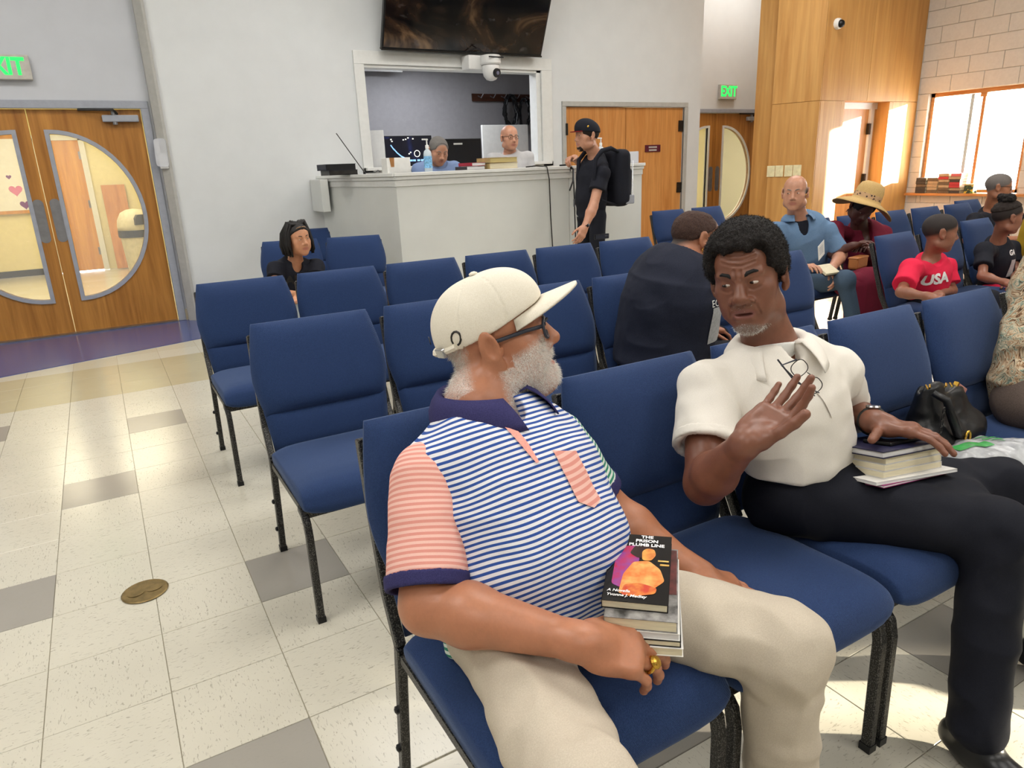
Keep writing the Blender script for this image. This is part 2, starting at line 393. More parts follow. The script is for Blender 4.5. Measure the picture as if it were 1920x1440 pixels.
MB().box(5.60, 7.70, MW-.02, MW+.02, 2.06, 2.12).box(7.64, 7.70, MW-.02, MW+.02, 0, 2.06).box(5.60, 5.66, MW-.02, MW+.02, 0, 2.06).build('door_frame', M['strip'], dm, .006)
MB().box(5.665, 6.63, MW+.02, MW+.065, .01, 2.055).build('door_leaf', M['oak2'], dm)
MB().box(6.638, 7.635, MW+.02, MW+.065, .01, 2.055).build('door_leaf', M['oak2'], dm)
for z in (1.75, .93): MB().box(7.56, 7.655, MW+.004, MW+.022, z, z+.14).build('hinge', M['dkmetal'], dm)
MB().box(5.645, 5.675, MW-.03, MW+.022, 1.72, 1.86).build('hinge', M['dkmetal'], dm)
# hall behind the left doors, far hall
struct(MB().box(-2.5, -2.35, DW+.15, 11.5, 0, 2.75).box(1.4, 1.55, DW+.15, 11.5, 0, 2.75).box(-2.5, -.30, 11.4, 11.55, 0, 2.75).box(-.30, .42, 11.4, 11.55, 2.06, 2.75).box(.42, 1.55, 11.4, 11.55, 0, 2.75).build('wall_hall', M['cream']))
struct(MB().box(-2.5, 1.55, DW+.15, 11.55, 2.75, 2.85).build('ceiling_hall', M['ceil']))
struct(MB().box(-2.35, -.34, 11.385, 11.4, 0, .10).build('baseboard_hall', M['dkmetal']))
struct(MB().box(7.94, 12.5, 9.4, 9.55, 0, 2.75).box(7.8, 7.94, EW+.15, 9.5, 0, 2.75).build('wall_far_hall', M['cream']))
struct(MB().box(7.8, 12.5, EW+.15, 9.55, 2.75, 2.85).build('ceiling_far_hall', M['ceil']))
struct(MB().box(12.5, 12.65, -9, 9.5, 0, H).build('wall_outer', M['wall'])) if False else None
struct(MB().box(RX+.0, 12.6, 4.3, 4.45, 0, H).box(12.5, 12.65, 4.3, 9.5, 0, H).build('wall_outer', M['wall']))
dh = struct(empty('door_5'))
MB().box(-.26, .34, 11.36, 11.40, .01, 2.04).build('door_leaf', M['hallwood'], dh)
MB().box(.34, .42, 11.34, 11.41, 0, 2.08).box(-.34, -.26, 11.34, 11.41, 0, 2.08).box(-.34, .42, 11.34, 11.41, 2.04, 2.12).build('door_frame', M['trimw'], dh)
for z in (1.75, 1.0, .25): MB().box(.31, .36, 11.345, 11.365, z, z+.12).build('hinge', M['metal'], dh)
# booth room behind the opening
bw = MB().box(2.3, 2.4, MW+.16, 7.4, 0, 2.8).box(6.6, 6.7, MW+.16, 7.4, 0, 2.8).box(2.3, 6.7, 7.3, 7.4, 0, 2.8)
struct(bw.build('wall_booth', M['booth']))
struct(MB().box(2.3, 6.7, MW+.16, 7.4, 2.8, 2.9).build('ceiling_booth', M['booth']))
of = MB()
for x0, x1, z0, z1 in ((2.98, 5.45, 2.46, 2.59), (2.98, 3.09, 1.36, 2.46), (5.30, 5.45, 1.36, 2.46), (2.98, 5.45, 1.30, 1.42)): of.box(x0, x1, MW-.025, MW+.0, z0, z1)
of.box(3.07, 5.33, MW, MW+.16, 2.43, 2.46).box(3.07, 3.09, MW, MW+.16, 1.4, 2.46).box(5.24, 5.33, MW, MW+.16, 1.4, 2.46)
struct(of.build('trim_4', M['trimw'], None, .004))
struct(MB().box(3.0, 5.4, MW-.08, MW+.18, 1.385, 1.42).build('trim_5', M['trimw'], None, .004))
# ------------------------------------------------------------------ blue church chairs (face -Y, origin between the front feet)
def fabric(name, a, b, scale=420):
    t = NT(name); v = t.coord('Object', (1, 1, 1), rnd=True)
    n = t.noise(v, scale, 2, .7); w = t.noise(v, 60, 3); wv = t.node('TexWave', i_Vector=t.coord('Object', (1, 1, 1), rot=(.3, .5, .8)), i_Scale=190.0, i_Distortion=3.0).outputs['Fac']
    c = t.ramp(t.math('MULTIPLY_ADD', n, .7, t.math('MULTIPLY', wv, .3)), [(.3, a), (.72, b)])
    c = t.mix(t.math('MULTIPLY', w, .25), c, a)
    t.bump(t.math('ADD', n, wv), .35, .0016)
    t.set(c, .85, 0, .2); t.b.inputs['Sheen Weight'].default_value = .25; t.b.inputs['Sheen Roughness'].default_value = .4
    t.b.inputs['Sheen Tint'].default_value = (.55, .68, .95, 1)
    return t.m
M['fab'] = fabric('blue_chair_fabric', srgb(27, 44, 80), srgb(49, 72, 116))
def vein():
    t = NT('silver_vein_paint'); v = t.coord(); n = t.noise(v, 330, 2, .6)
    c = t.ramp(n, [(.52, srgb(16, 16, 17)), (.60, srgb(96, 94, 90))])
    return t.set(c, .4, .2, .5)
M['vein'] = vein()
def pad(outline, thick, bevel, xf):
    """outline (x,z) extruded along y 0..thick, rounded, then bent by xf"""
    m = MB().prism(outline, 0, thick, 'y').mesh('pad'); b = bmesh.new(); b.from_mesh(m)
    bmesh.ops.bevel(b, geom=[e for e in b.edges if abs(e.calc_length()) > 0 and abs((e.verts[0].co-e.verts[1].co).y) < 1e-6], offset=bevel, segments=4, affect='EDGES', profile=.5)
    bmesh.ops.triangulate(b, faces=[f for f in b.faces if len(f.verts) > 4])
    for v in b.verts: v.co = xf(v.co)
    b.to_mesh(m); b.free(); m.polygons.foreach_set('use_smooth', [True]*len(m.polygons)); return m
def rounded(pts, r, n=5):
    out = []
    N = len(pts)
    for i in range(N):
        p = Vector(pts[i]); a = (Vector(pts[i-1])-p); b = (Vector(pts[(i+1) % N])-p)
        ra = min(r, a.length*.45, b.length*.45); s, e = p+a.normalized()*ra, p+b.normalized()*ra
        for k in range(n+1):
            t = k/n; out.append(tuple((s*(1-t)**2+p*2*t*(1-t)+e*t*t)))
    return out
def lean(z):   # front face of the back, y as function of height
    t = max(0, z-.45); return .455+.20*t+.28*t*t
def gridpad(hw, z0, z1, th, n=13, m=12, bul=.018, ff=0):
    """cushion with soft front: half width hw(t), height z0..z1, thickness th"""
    mb = MB(); idx = {}
    def pt(u, t, back):
        w = hw(t); x = u*w
        e = (1-abs(u)**6)*(1-abs(2*t-1)**7)
        z = z0+(z1-z0)*t
        y = lean(z)+ff+(th if back else -bul*e)
        if back: y -= th*.42*(1-e)
        else: y += th*.42*(1-e)
        return (x, y, z)
    us = [math.sin(math.pi/2*(2*i/n-1))*.35+(2*i/n-1)*.65 for i in range(n+1)]
    ts = [.5+.5*(math.sin(math.pi/2*(2*j/m-1))*.5+(2*j/m-1)*.5) for j in range(m+1)]
    F = [pt(u, t, 0) for t in ts for u in us]; B = [pt(u, t, 1) for t in ts for u in us]; W_ = n+1
    f = []
    for j in range(m):
        for i in range(n):
            a = j*W_+i; f.append((a, a+1, a+W_+1, a+W_)); a += len(F); f.append((a, a+W_, a+W_+1, a+1))
    per = [i for i in range(n)]+[j*W_+n for j in range(m)]+[m*W_+i for i in range(n, 0, -1)]+[j*W_ for j in range(m, 0, -1)]
    for a, b in zip(per, per[1:]+per[:1]): f.append((a, a+len(F), b+len(F), b))
    mb.add(F+B, f); return mb
def build_chair():
    c = empty('stacking_chair')
    # seat: profile in y,z swept over x with rounded ends
    prof = [(-.035, .400), (-.03, .375), (.0, .368), (.43, .385), (.445, .41), (.44, .445), (.40, .458), (.22, .462), (.08, .470), (.02, .466), (-.018, .445)]
    prof = rounded(prof, .03, 3); n = 14; v = []; L = len(prof); cy = sum(p[0] for p in prof)/L; cz = .415
    for i in range(n+1):
        u = math.sin(math.pi/2*(2*i/n-1)); k = 1-abs(u)**9*.16; kz = 1-abs(u)**7*.45
        for p in prof: v.append((u*.239, cy+(p[0]-cy)*(1-abs(u)**9*.08), cz+(p[1]-cz)*kz))
    f = [(i*L+j, i*L+(j+1) % L, (i+1)*L+(j+1) % L, (i+1)*L+j) for i in range(n) for j in range(L)]
    f += [tuple(range(L)), tuple(n*L+j for j in range(L))]
    MB().add(v, f).build('seat', M['fab'], c, smooth=True)
    hw = lambda t: (.224+.024*math.sin(math.pi/2*min(1, t/.42)) if t < .42 else .248-.034*((t-.42)/.58)**1.5)
    gridpad(hw, .545, .861, .05).build('backrest', M['fab'], c, smooth=True)
    gridpad(lambda t: .214+.016*t, .405, .562, .04, 11, 7, .004, .006).build('lumbar_pad', M['fab'], c, smooth=True)
    for s in (-1, 1):
        x = .232*s
        def bar(pts, w=.011, nm='leg'):
            mb = MB(); ring = []
            for i, p in enumerate(pts):
                d = Vector(pts[min(i+1, len(pts)-1)])-Vector(pts[max(i-1, 0)]); d.normalize(); n_ = Vector((1, 0, 0)); b_ = d.cross(n_)
                ring.append([Vector(p)+n_*a*w+b_*e*w*1.15 for a, e in ((-1, -1), (1, -1), (1, 1), (-1, 1))])
            vv = [q for R in ring for q in R]; ff = [(i*4+k, i*4+(k+1) % 4, i*4+4+(k+1) % 4, i*4+4+k) for i in range(len(ring)-1) for k in range(4)]
            ff += [(0, 1, 2, 3), tuple(len(vv)-4+k for k in range(4))]
            return mb.add(vv, ff).build(nm, M['vein'], c, .003, seg=1)
        bar([(x, -.005, .012), (x, .0, .30), (x, .008, .338), (x, .03, .362), (x, .07, .372)])
        rl = bar([(x, .52, .012), (x, .468, .36), (x, .462, .40)])
        bar([(x, .462, .40), (x, lean(.5)+.05, .50), (x*.98, lean(.66)+.06, .66), (x*.95, lean(.82)+.055, .82)], .011, 'back_post')
        for z in (.10, .22): MB().lathe([(.009, 0), (.009, .006), (.004, .009)], 8, axes((x+s*.011, .52-.05*z/.36*1.04, z), (0, 1, 0), z=(s, 0, 0))).build('bolt', M['black'], rl)
        for y in (-.005, .52): MB().box(x-.013, x+.013, y-.014, y+.014, 0, .02).build('foot_cap', M['black'], c)
    MB().box(-.235, .235, .02, .04, .352, .374).box(-.235, .235, .42, .44, .372, .392).box(-.239, -.221, .04, .45, .366, .386).box(.221, .239, .04, .45, .366, .386).build('seat_frame', M['vein'], c)
    MB().box(-.05, .05, .10, .12, .345, .36).build('book_rack_hook', M['dkmetal'], c)
    return c
chair0 = build_chair(); _first = [True]
CG = 'blue church chairs'
def chair(x, y, rz, label):
    o = chair0 if _first[0] else copy_tree(chair0); _first[0] = False
    o.location = (x, y, 0); o.rotation_euler = (0, 0, rz)
    return tag(o, label, 'chair', CG)
R1, R2, R3 = -1.44, -.21, 1.03
cx = lambda x0, p, i: x0+p*(i+.5)
r1lab = ['blue chair under the white cap wearer', 'empty blue chair between the white cap and white polo wearers', 'blue chair under the white polo wearer',
         'blue front row chair holding the black purse', 'blue front row chair under the feather print wearer']
for i, l in enumerate(r1lab): chair(cx(.735, .505, i), R1, 0, l)
chair(3.36+.25, R1+.01, math.radians(2), 'blue front row chair right of the feather print shirt, set apart by a gap')
r2lab = ['empty blue aisle-end chair of the second row, its seat and legs in full view', 'empty blue second row chair next to the aisle-end one, two white specks on its back',
         'empty blue second row chair right behind the white cap brim', 'blue chair under the bending black tee wearer', 'blue second row chair hidden behind the head of the white polo wearer',
         'blue chair whose back stands before the blue shirt wearer']
for i, l in enumerate(r2lab): chair(cx(.732, .5045, i), R2, 0, l)
r3lab = ['empty blue aisle-end chair of the third row, in front of the left wall sitter', 'empty blue third row chair second from the aisle, beside the left wall sitter', 'empty blue third row chair third from the aisle, above the white cap',
         'empty blue third row chair fourth from the aisle, below the counter middle', 'empty blue third row chair in front of the standing person with backpack', 'empty blue third row chair behind the bending black tee wearer']
for i, l in enumerate(r3lab): chair(cx(.70, .505, i), R3, 0, l)
a = math.radians(-14)
chair(1.56, 3.18, a, 'blue chair under the left wall sitter, left of two'); chair(2.06, 3.06, a, 'empty blue chair right beside the left wall sitter')
chair(1.98, 4.32, a, 'blue chair at the wall behind the left wall sitter, only its top showing')
for i, l in enumerate(['blue chair under the red tee wearer, its back showing left', 'empty blue chair between the red tee wearer and the one in black tee', 'blue chair under the black tee wearer sitting in profile']):
    chair(4.80+.61*i, R2+.12+.07*i, math.radians(4), l)
for i, l in enumerate(['blue chair under the blue shirt wearer', 'blue chair under the straw hat wearer', 'empty blue chair right of the straw hat brim', 'empty blue chair below the hymnals, second from the hat', 'blue chair below the hymnals, under the sill end', 'blue chair under the dark tee wearer below the window']):
    chair(4.92+.525*i, R3+.0, math.radians(1), l)
for i, l in enumerate(['blue chair at the right end of the counter', 'blue chair in front of the far exit doors']): chair(5.66+.56*i, 3.0, 0, l)
chair(8.12, 1.25, 0, 'dark blue chair back at the right picture edge behind the dark tee wearer')
# ------------------------------------------------------------------ lettering
def text_mesh(s, size, depth=.001, bold=0.0, shear=0.0, align='CENTER', spacing=1.0):
    c = bpy.data.curves.new('lettering', 'FONT'); c.body = s; c.size = size; c.extrude = depth; c.offset = bold; c.shear = shear
    c.align_x = align; c.align_y = 'CENTER'; c.space_character = spacing; c.resolution_u = 3
    o = bpy.data.objects.new('lettering', c); COL.objects.link(o)
    bpy.context.view_layer.update()
    m = bpy.data.meshes.new_from_object(o.evaluated_get(bpy.context.evaluated_depsgraph_get()))
    bpy.data.objects.remove(o); bpy.data.curves.remove(c); return m
def lettering(s, size, M4, mat, parent, depth=.001, bold=0.0, shear=0.0, name='lettering', sx=1.0, align='CENTER', spacing=1.0):
    m = text_mesh(s, size, depth, bold, shear, align, spacing); m.transform(M4 @ Matrix.Diagonal((sx, 1, 1, 1)))
    return link(name, m, mat, parent)
# wall text frame: x right, z up, facing -Y
FACE = lambda x, y, z: axes((x, y, z), (1, 0, 0), z=(0, -1, 0))
# ------------------------------------------------------------------ booth counter
CH = 1.355
ct = empty('booth_counter', (0, 0, 0), 0, 'long white panelled booth counter with moulded ledge', 'counter')
M['counter'] = plain('counter_paint', srgb(216, 218, 214), .45, var=.015, nscale=3)
def cpan(x0, y0, x1, y1, nm):
    d = Vector((x1-x0, y1-y0, 0)); Mx = axes((x0, y0, 0), d, z=(0, 0, 1))
    MB().box(0, d.length, 0, .10, 0, CH-.10, Mx).build(nm, M['counter'], ct)
    MB().box(-.02, d.length+.02, -.035, .26, CH-.03, CH, Mx).build('ledge', M['trimw'], ct, .004)
    MB().box(-.012, d.length+.012, -.022, .10, CH-.06, CH-.03, Mx).box(-.006, d.length+.006, -.010, .10, CH-.115, CH-.06, Mx).build('moulding', M['trimw'], ct, .005)
cpan(2.47, 5.42, 2.63, 3.66, 'side_panel'); cpan(2.63, 3.66, 4.42, 3.66, 'front_panel'); cpan(4.425, 3.66, 5.34, 3.66, 'front_panel')
MB().box(5.24, 5.34, 3.76, 4.3, 0, CH-.10).build('end_panel', M['counter'], ct)
sh = empty('wall_bracket', (2.40, 5.3, 1.0), 0, 'small white box bracket under the left counter end', 'bracket')
MB().box(-.02, .06, -.2, .19, 0, .32).build('bracket_panel', M['counter'], sh, .004)
# things on the ledge
def simple(name, label, cat, mb, mat, loc=(0, 0, 0), rz=0, bevel=0, group=None, smooth=False):
    o = mb.build(name, mat, None, bevel, smooth); o.location = loc; o.rotation_euler = (0, 0, rz); return tag(o, label, cat, group)
M['navybook'] = plain('navy_cover', srgb(26, 30, 48), .5)
def book(name, label, w, d, h, loc, rz, cov, pages, group=None, cat='book', spine=1, rx=0, hard=.003, base=None):
    """closed book lying flat: w along x (spine at -x if spine=1), d along y"""
    e = empty(name, loc, rz, label, cat, group); e.rotation_euler = (rx, 0, rz)
    c = hard; s = spine
    MB().box(-w/2, w/2, -d/2, d/2, 0, c).box(-w/2, w/2, -d/2, d/2, h-c, h).box(min(-s*w/2, -s*(w/2-c)), max(-s*w/2, -s*(w/2-c)), -d/2, d/2, 0, h).build('cover', cov, e)
    k = .004; MB().box(-w/2+(c if s > 0 else k), w/2-(k if s > 0 else c), -d/2+k, d/2-k, c, h-c).build('pages', pages, e)
    return e
def pages_mat(name, col):
    t = NT(name); v = t.coord('Object', (1, 1, 60)); n = t.noise(v, 14, 3); c = t.ramp(n, [(.35, tuple(x*.82 for x in col[:3])), (.65, col)]); t.bump(n, .2, .001); return t.set(c, .8, 0, .2)
M['pages'] = pages_mat('cream_pages', srgb(236, 226, 196)); M['pagesw'] = pages_mat('white_pages', srgb(232, 232, 232)); M['pagesold'] = pages_mat('old_yellow_pages', srgb(206, 188, 130))
book('case', 'black flat case on the left ledge end, topmost', .30, .22, .055, (2.42, 4.62, CH+.045), .1, M['navybook'], M['black'], cat='case')
book('case', 'black flat case on the left ledge end, lower one', .29, .20, .045, (2.44, 4.61, CH), .12, M['black'], M['dkmetal'], cat='case')
an = empty('antenna_base', (2.58, 4.30, CH), 0, 'thin rod antenna leaning left from the counter ledge', 'antenna')
MB().tube([(0, 0, .015), (-.22, .02, .36)], .004, 6).build('rod', M['dkmetal'], an)
MB().lathe([(.012, 0), (.012, .02), (.006, .028)], 10).build('foot', M['black'], an); MB().tube([(0, 0, .01), (.05, .03, .012), (.10, -.01, .01), (.14, .02, .03), (.16, .03, .01)], .004, 5).build('cord', M['black'], an)
tb = empty('tissue_box', (2.70, 3.80, CH), .05, 'white printed tissue box on the counter ledge corner', 'box')
MB().box(-.11, .11, -.06, .06, 0, .125).build('carton', M['paper'], tb, .002)
M['cardb'] = plain('cardboard', srgb(170, 120, 70), .7); MB().prism([(-.085, .125), (-.075, .05), (-.045, .05), (-.04, .125)], -.0615, -.0605, 'y').build('opening', M['cardb'], tb)
M['liquid'] = glass('sanitizer_plastic', (.8, .9, .95), .1, .55); M['lblue'] = plain('blue_label', srgb(120, 175, 215), .5, var=.2, nscale=60)
def sanitizer(x, y, label, k=1.0):
    e = empty('sanitizer_bottle', (x, y, CH), .2, label, 'bottle'); e.scale = (k, k, k)
    MB().lathe([(.034, 0), (.037, .006), (.037, .15), (.03, .175), (.014, .19), (.014, .20)], 16).build('bottle_body', M['liquid'], e, smooth=True)
    MB().lathe([(.0375, .03), (.0378, .032), (.0378, .13), (.0375, .132)], 16).build('label_band', M['lblue'], e)
    p = MB().lathe([(.015, .195), (.016, .2), (.016, .225), (.006, .228), (.006, .265), (.012, .267), (.012, .278)], 12).build('pump', M['whitepl'], e)
    MB().box(-.048, .004, -.006, .006, .268, .28).build('nozzle', M['whitepl'], p)
sanitizer(3.03, 3.86, 'clear hand sanitizer bottle with white pump beside the left booth worker'); sanitizer(5.03, 3.95, 'white pump bottle just behind the backpack', .95)
bx = [('large_book', 'thick yellowed book, upper of two, on the ledge before the grey tee wearer', .30, .24, .045, (3.70, 3.79, CH+.054), .05, 'pagesold'), ('large_book', 'thick pale book, lower of two, on the ledge before the grey tee wearer', .30, .24, .052, (3.71, 3.80, CH), .0, 'pages')]
M['tancover'] = plain('tan_cover', srgb(180, 156, 104), .6); M['redcover'] = plain('red_cover', srgb(170, 40, 62), .5); M['dkcover'] = plain('dark_cover', srgb(42, 38, 44), .5)
for n, l, w, d, h, loc, rz, pm in bx: book(n, l, w, d, h, loc, rz, M['tancover'], M[pm], spine=1)
book('paperback', 'red book on the ledge between the two booth workers', .16, .2, .03, (3.44, 3.80, CH+.032), .2, M['redcover'], M['pagesw'])
book('paperback', 'dark book under the red book on the ledge', .2, .2, .03, (3.42, 3.80, CH), .1, M['dkcover'], M['pagesw'])
tr = empty('brochure_tray', (5.28-.12, 3.78, CH), 0, 'clear plastic tray of tissues on the right counter end', 'tray')
M['clearpl'] = glass('clear_tray_plastic', (.8, .82, .88), .2, .55)
mb = MB(); [mb.box(*b) for b in ((-.16, .16, -.09, .09, 0, .006), (-.16, .16, -.09, -.084, 0, .115), (-.16, .16, .084, .09, 0, .115), (-.16, -.154, -.09, .09, 0, .115), (.154, .16, -.09, .09, 0, .115))]; mb.build('tray_body', M['clearpl'], tr)
MB().box(-.14, .14, -.075, .075, .006, .10).build('papers', M['paper'], tr, .004); MB().prism([(-.05, .10), (.04, .10), (.02, .125), (-.03, .122)], -.03, .03, 'y').build('tissue', M['paper'], tr)
# cables down the counter
simple('cable', 'thin grey cable hanging down the counter front, left one', 'cable', MB().tube([(4.02, 3.80, CH+.005), (4.08, 3.70, CH+.012), (4.14, 3.615, CH+.0), (4.16, 3.61, CH-.12), (4.17, 3.615, .9), (4.18, 3.60, .5), (4.20, 3.58, .02), (4.3, 3.5, .012)], .006, 6), M['dkmetal'])
cb = empty('microphone_cable', (4.42, 3.6, 0), 0, 'black cable with silver connector down the counter front', 'cable')
MB().tube([(-.08, .10, CH+.006), (.0, .05, CH+.01), (.02, .01, CH-.03), (.01, .0, CH-.14), (-.04, -.01, CH-.23)], .008, 6).build('strap', M['black'], cb)
MB().tube([(.02, .01, CH-.05), (.025, 0, .9), (.03, -.01, .4), (.06, -.05, .012)], .006, 6).build('cord', M['black'], cb); MB().tube([(.022, .0, 1.04), (.0225, 0, .97)], .013, 8).build('connector', M['metal'], cb)
# ------------------------------------------------------------------ TV over the opening
def screen_mat(name):
    t = NT(name); v = t.coord('Object', (1.0, 1, 1.6)); n = t.noise(v, 1.3, 4, .6, 1.2); n2 = t.noise(v, 4.5, 3)
    c = t.ramp(n, [(.42, srgb(8, 8, 10)), (.54, srgb(50, 36, 26)), (.68, srgb(126, 100, 72))])  # blurred brown room reflection painted into the screen colour
    c = t.mix(t.math('MULTIPLY', t.ramp(n2, [(.62, (0, 0, 0)), (.72, (1, 1, 1))]), .25), c, srgb(110, 104, 104))
    return t.set(c, .12, 0, .5)
tv = empty('television', (4.24, 5.36, 2.585), 0, 'large black flat television tilted forward above the booth opening', 'television'); tv.rotation_euler = (math.radians(24), 0, math.radians(0))
MB().box(-.985, .985, -.0, .05, 0, 1.13).build('casing', M['black'], tv, .004)
MB().box(-.965, .965, -.004, .002, .03, 1.11).build('screen', screen_mat('painted_screen_reflection'), tv)
MB().box(-.99, .99, -.010, .04, 0, .016).build('bezel', M['dkmetal'], tv)
MB().box(-.25, .25, .05, .16, .35, .75).build('wall_mount', M['dkmetal'], tv)
# PTZ camera
pz = empty('camera_dome', (4.42, 5.34, 2.30), .1, 'white pan-tilt video camera under the television', 'camera')
MB().box(-.18, .05, -.02, .14, .12, .27).build('bracket', M['whitepl'], pz, .012)
MB().lathe([(.05, .16), (.105, .165), (.115, .18), (.115, .25), (.105, .262), (.03, .265)], 24, Matrix.Translation((.06, -.09, 0))).build('base', M['whitepl'], pz, smooth=False)
MB().box(-.04, .16, -.207, -.203, .225, .238).build('vent_slot', M['black'], pz)
hd = MB().lathe([(.02, -.0), (.055, .012), (.085, .05), (.095, .10), (.095, .15), (.085, .17)], 22, Matrix.Translation((.06, -.09, 0))).build('head', M['whitepl'], pz, smooth=True)
Lm = axes((.075, -.165, .075), (1, .1, 0), z=(.12, -1, -.1))
MB().lathe([(.046, 0), (.05, .012), (.046, .03), (.035, .032)], 18, Lm).build('lens', M['black'], hd); MB().lathe([(.02, .032), (.02, .036), (.002, .037)], 14, Lm).build('lens_glass', glass('lens_glass', (.2, .2, .3), .02, .9), hd)
MB().tube([(-.2, .02, .30), (-.1, -.06, .33), (0, -.04, .30), (-.05, -.03, .285), (-.14, .0, .30)], .006, 6).build('cable_loop', M['black'], pz)
# EXIT signs
M['exitbox'] = plain('exit_housing', srgb(190, 186, 178), .5); M['exitg'] = glow('exit_green', srgb(40, 235, 90), 1.2)
def exit_sign(x, y, z, w, h, label):
    e = empty('exit_sign', (x, y, z), 0, label, 'sign')
    MB().box(-w/2, w/2, -.06, 0, -h/2, h/2).build('housing', M['exitbox'], e, .008)
    lettering('EXIT', h*.95, FACE(0, -.0605, 0), M['exitg'], e, .002, .006, sx=.82)
exit_sign(-.085, DW-.002, 2.345, .40, .20, 'green-lettered exit sign over the left double doors'); exit_sign(9.37, EW-.002, 2.37, .36, .22, 'small green exit sign over the far double doors')
# soap dispenser, plaque, switches, dome camera, floor plate
ds = empty('soap_dispenser', (1.03, 5.53, 1.50), -.3, 'clear plastic soap dispenser on the corner by the left doors', 'dispenser')
MB().box(-.045, .06, 0, .05, 0, .24).build('back_plate', M['trimw'], ds, .006)
MB().prism(rounded([(-.06, .0), (.05, -.01), (.055, .25), (-.05, .25)], .03, 3), -.07, .0, 'y').build('cover', M['clearpl'], ds)
MB().box(-.03, .04, -.06, -.01, -.02, .12).build('nozzle_block', M['whitepl'], ds)
MB().tube([(-.03, -.03, .05), (-.03, -.03, .22)], .02, 8).build('refill', M['whitepl'], ds)
pq = empty('door_plaque', (7.10, MW+.016, 1.535), 0, 'small maroon name plaque on the orange doors', 'sign')
M['maroon'] = plain('maroon_plastic', srgb(86, 24, 44), .4); MB().box(-.135, .135, -.008, 0, -.045, .045).build('plate', M['maroon'], pq)
MB().box(-.075, .07, -.009, -.008, .006, .026).build('print_line', M['strip'], pq); MB().box(-.07, .065, -.009, -.008, -.032, -.012).build('print_line', M['strip'], pq)
d = Vector((8.14-8.33, 4.42-3.85, 0)).normalized()
for k, (s0, lab) in enumerate(((.50, 'pair of cream light switches on plywood, nearer the exit doors'), (.27, 'pair of cream light switches on plywood, nearer the corner'))):
    Mx = axes((8.33+d.x*s0-.95*.02, 3.85+d.y*s0-.316*.02, 1.18), -d, z=(0, 0, 1)); e = empty('light_switch', (0, 0, 0), 0, lab, 'switch'); e.matrix_world = Mx
    M.setdefault('ivory', plain('ivory_plastic', srgb(232, 222, 180), .4))
    for q in (-.055, .055):
        p = MB().box(q-.052, q+.052, -.008, 0, -.07, .07).build('plate', M['ivory'], e, .003); MB().box(q-.008, q+.008, -.016, -.006, -.014, .014).build('toggle', M['ivory'], p)
sc_ = empty('security_camera', (8.50, wy, 2.86), 0, 'small white dome security camera high on plywood', 'camera')
MB().lathe([(.062, 0), (.065, .01), (.06, .04), (.045, .055)], 18, axes((0, 0, 0), (1, 0, 0), z=(0, -1, 0))).build('base', M['whitepl'], sc_)
MB().lathe([(.044, .05), (.046, .06), (.038, .085), (.02, .098), (.003, .10)], 16, axes((0, .0, 0), (1, 0, 0), z=(.1, -1, -.1))).build('eye', M['black'], sc_, smooth=True)
# brass floor plate
M['brass'] = plain('aged_brass', srgb(132, 112, 72), .4, .7, var=.12, nscale=40); fp = empty('floor_outlet', (.275, .295, .0015), .1, 'oval brass outlet plate set in the floor', 'outlet')
MB().lathe([(.072, 0), (.075, .002), (.070, .005), (.003, .0055)], 26).build('plate', M['brass'], fp)
for x in (-.028, .028): MB().lathe([(.026, .0056), (.027, .007), (.002, .0075)], 18, Matrix.Translation((x, 0, 0))).build('lid', M['brass'], fp)
# ------------------------------------------------------------------ behind the opening
def monitor(x, y, z, w, h, label, mat, stand=True, white=False, tilt=.05, cat='monitor', rz=0):
    e = empty('monitor', (x, y, z), rz, label, cat); mt = M['whitepl'] if white else M['black']
    MB().box(-w/2, w/2, 0, .035, .06, .06+h).build('casing', mt, e, .004); MB().box(-w/2+.012, w/2-.012, -.003, .001, .072, .05+h).build('screen', mat, e)
    MB().box(-.03, .03, .03, .05, 0, .16).build('neck', mt, e); MB().box(-.11, .11, -.05, .11, 0, .01).build('foot', mt, e); return e
def ui_mat():
    t = NT('mixer_screen'); v = t.coord('Object', (1, 1, 1)); n = t.noise(v, 3, 3, .5, 1); c = t.ramp(n, [(.5, srgb(8, 10, 24)), (.7, srgb(20, 34, 84))]); return t.set(c, .3, 0, .4, Emission_Color=c, Emission_Strength=.6)
M['uiblue'] = glow('screen_blue', srgb(140, 190, 245), .9); M['uiwhite'] = glow('screen_white', srgb(245, 245, 235), 1.0)
DZ = 1.36; dk = empty('desk', (3.9, 5.86, 0), 0, 'narrow white desk inside the booth room', 'desk')
MB().box(-.82, 1.3, -.16, .4, 1.33, DZ).build('desk_top', M['trimw'], dk); [MB().box(x, x+.05, .3, .35, 0, 1.33).build('leg', M['trimw'], dk) for x in (-.8, 1.2)]; [MB().box(x, x+.05, -.12, -.07, 0, 1.33).build('leg', M['trimw'], dk) for x in (-.8, 1.2)]
m1 = monitor(3.66, 5.82, DZ, .60, .34, 'wide monitor with blue mixing display left of the booth worker', ui_mat()); sy = -.0045
for a, b in zip([(-.22, .30), (-.19, .26), (-.15, .215), (-.10, .175)], [(-.185, .25), (-.145, .21), (-.095, .17), (-.05, .15)]): MB().tube([(a[0], sy, a[1]), (b[0], sy, b[1])], .007, 5).build('display_arc', M['uiblue'], m1)
for x in (-.03, .02, .06, .115, .16): MB().box(x-.017, x+.017, sy-.001, sy+.001, .115, .135).build('display_key', M['uiblue'], m1)
MB().tube([(.10+.035*math.cos(t), sy, .20+.035*math.sin(t)) for t in [k*math.pi/8 for k in range(16)]], .004, 5, closed=True).build('display_ring', M['uiwhite'], m1)
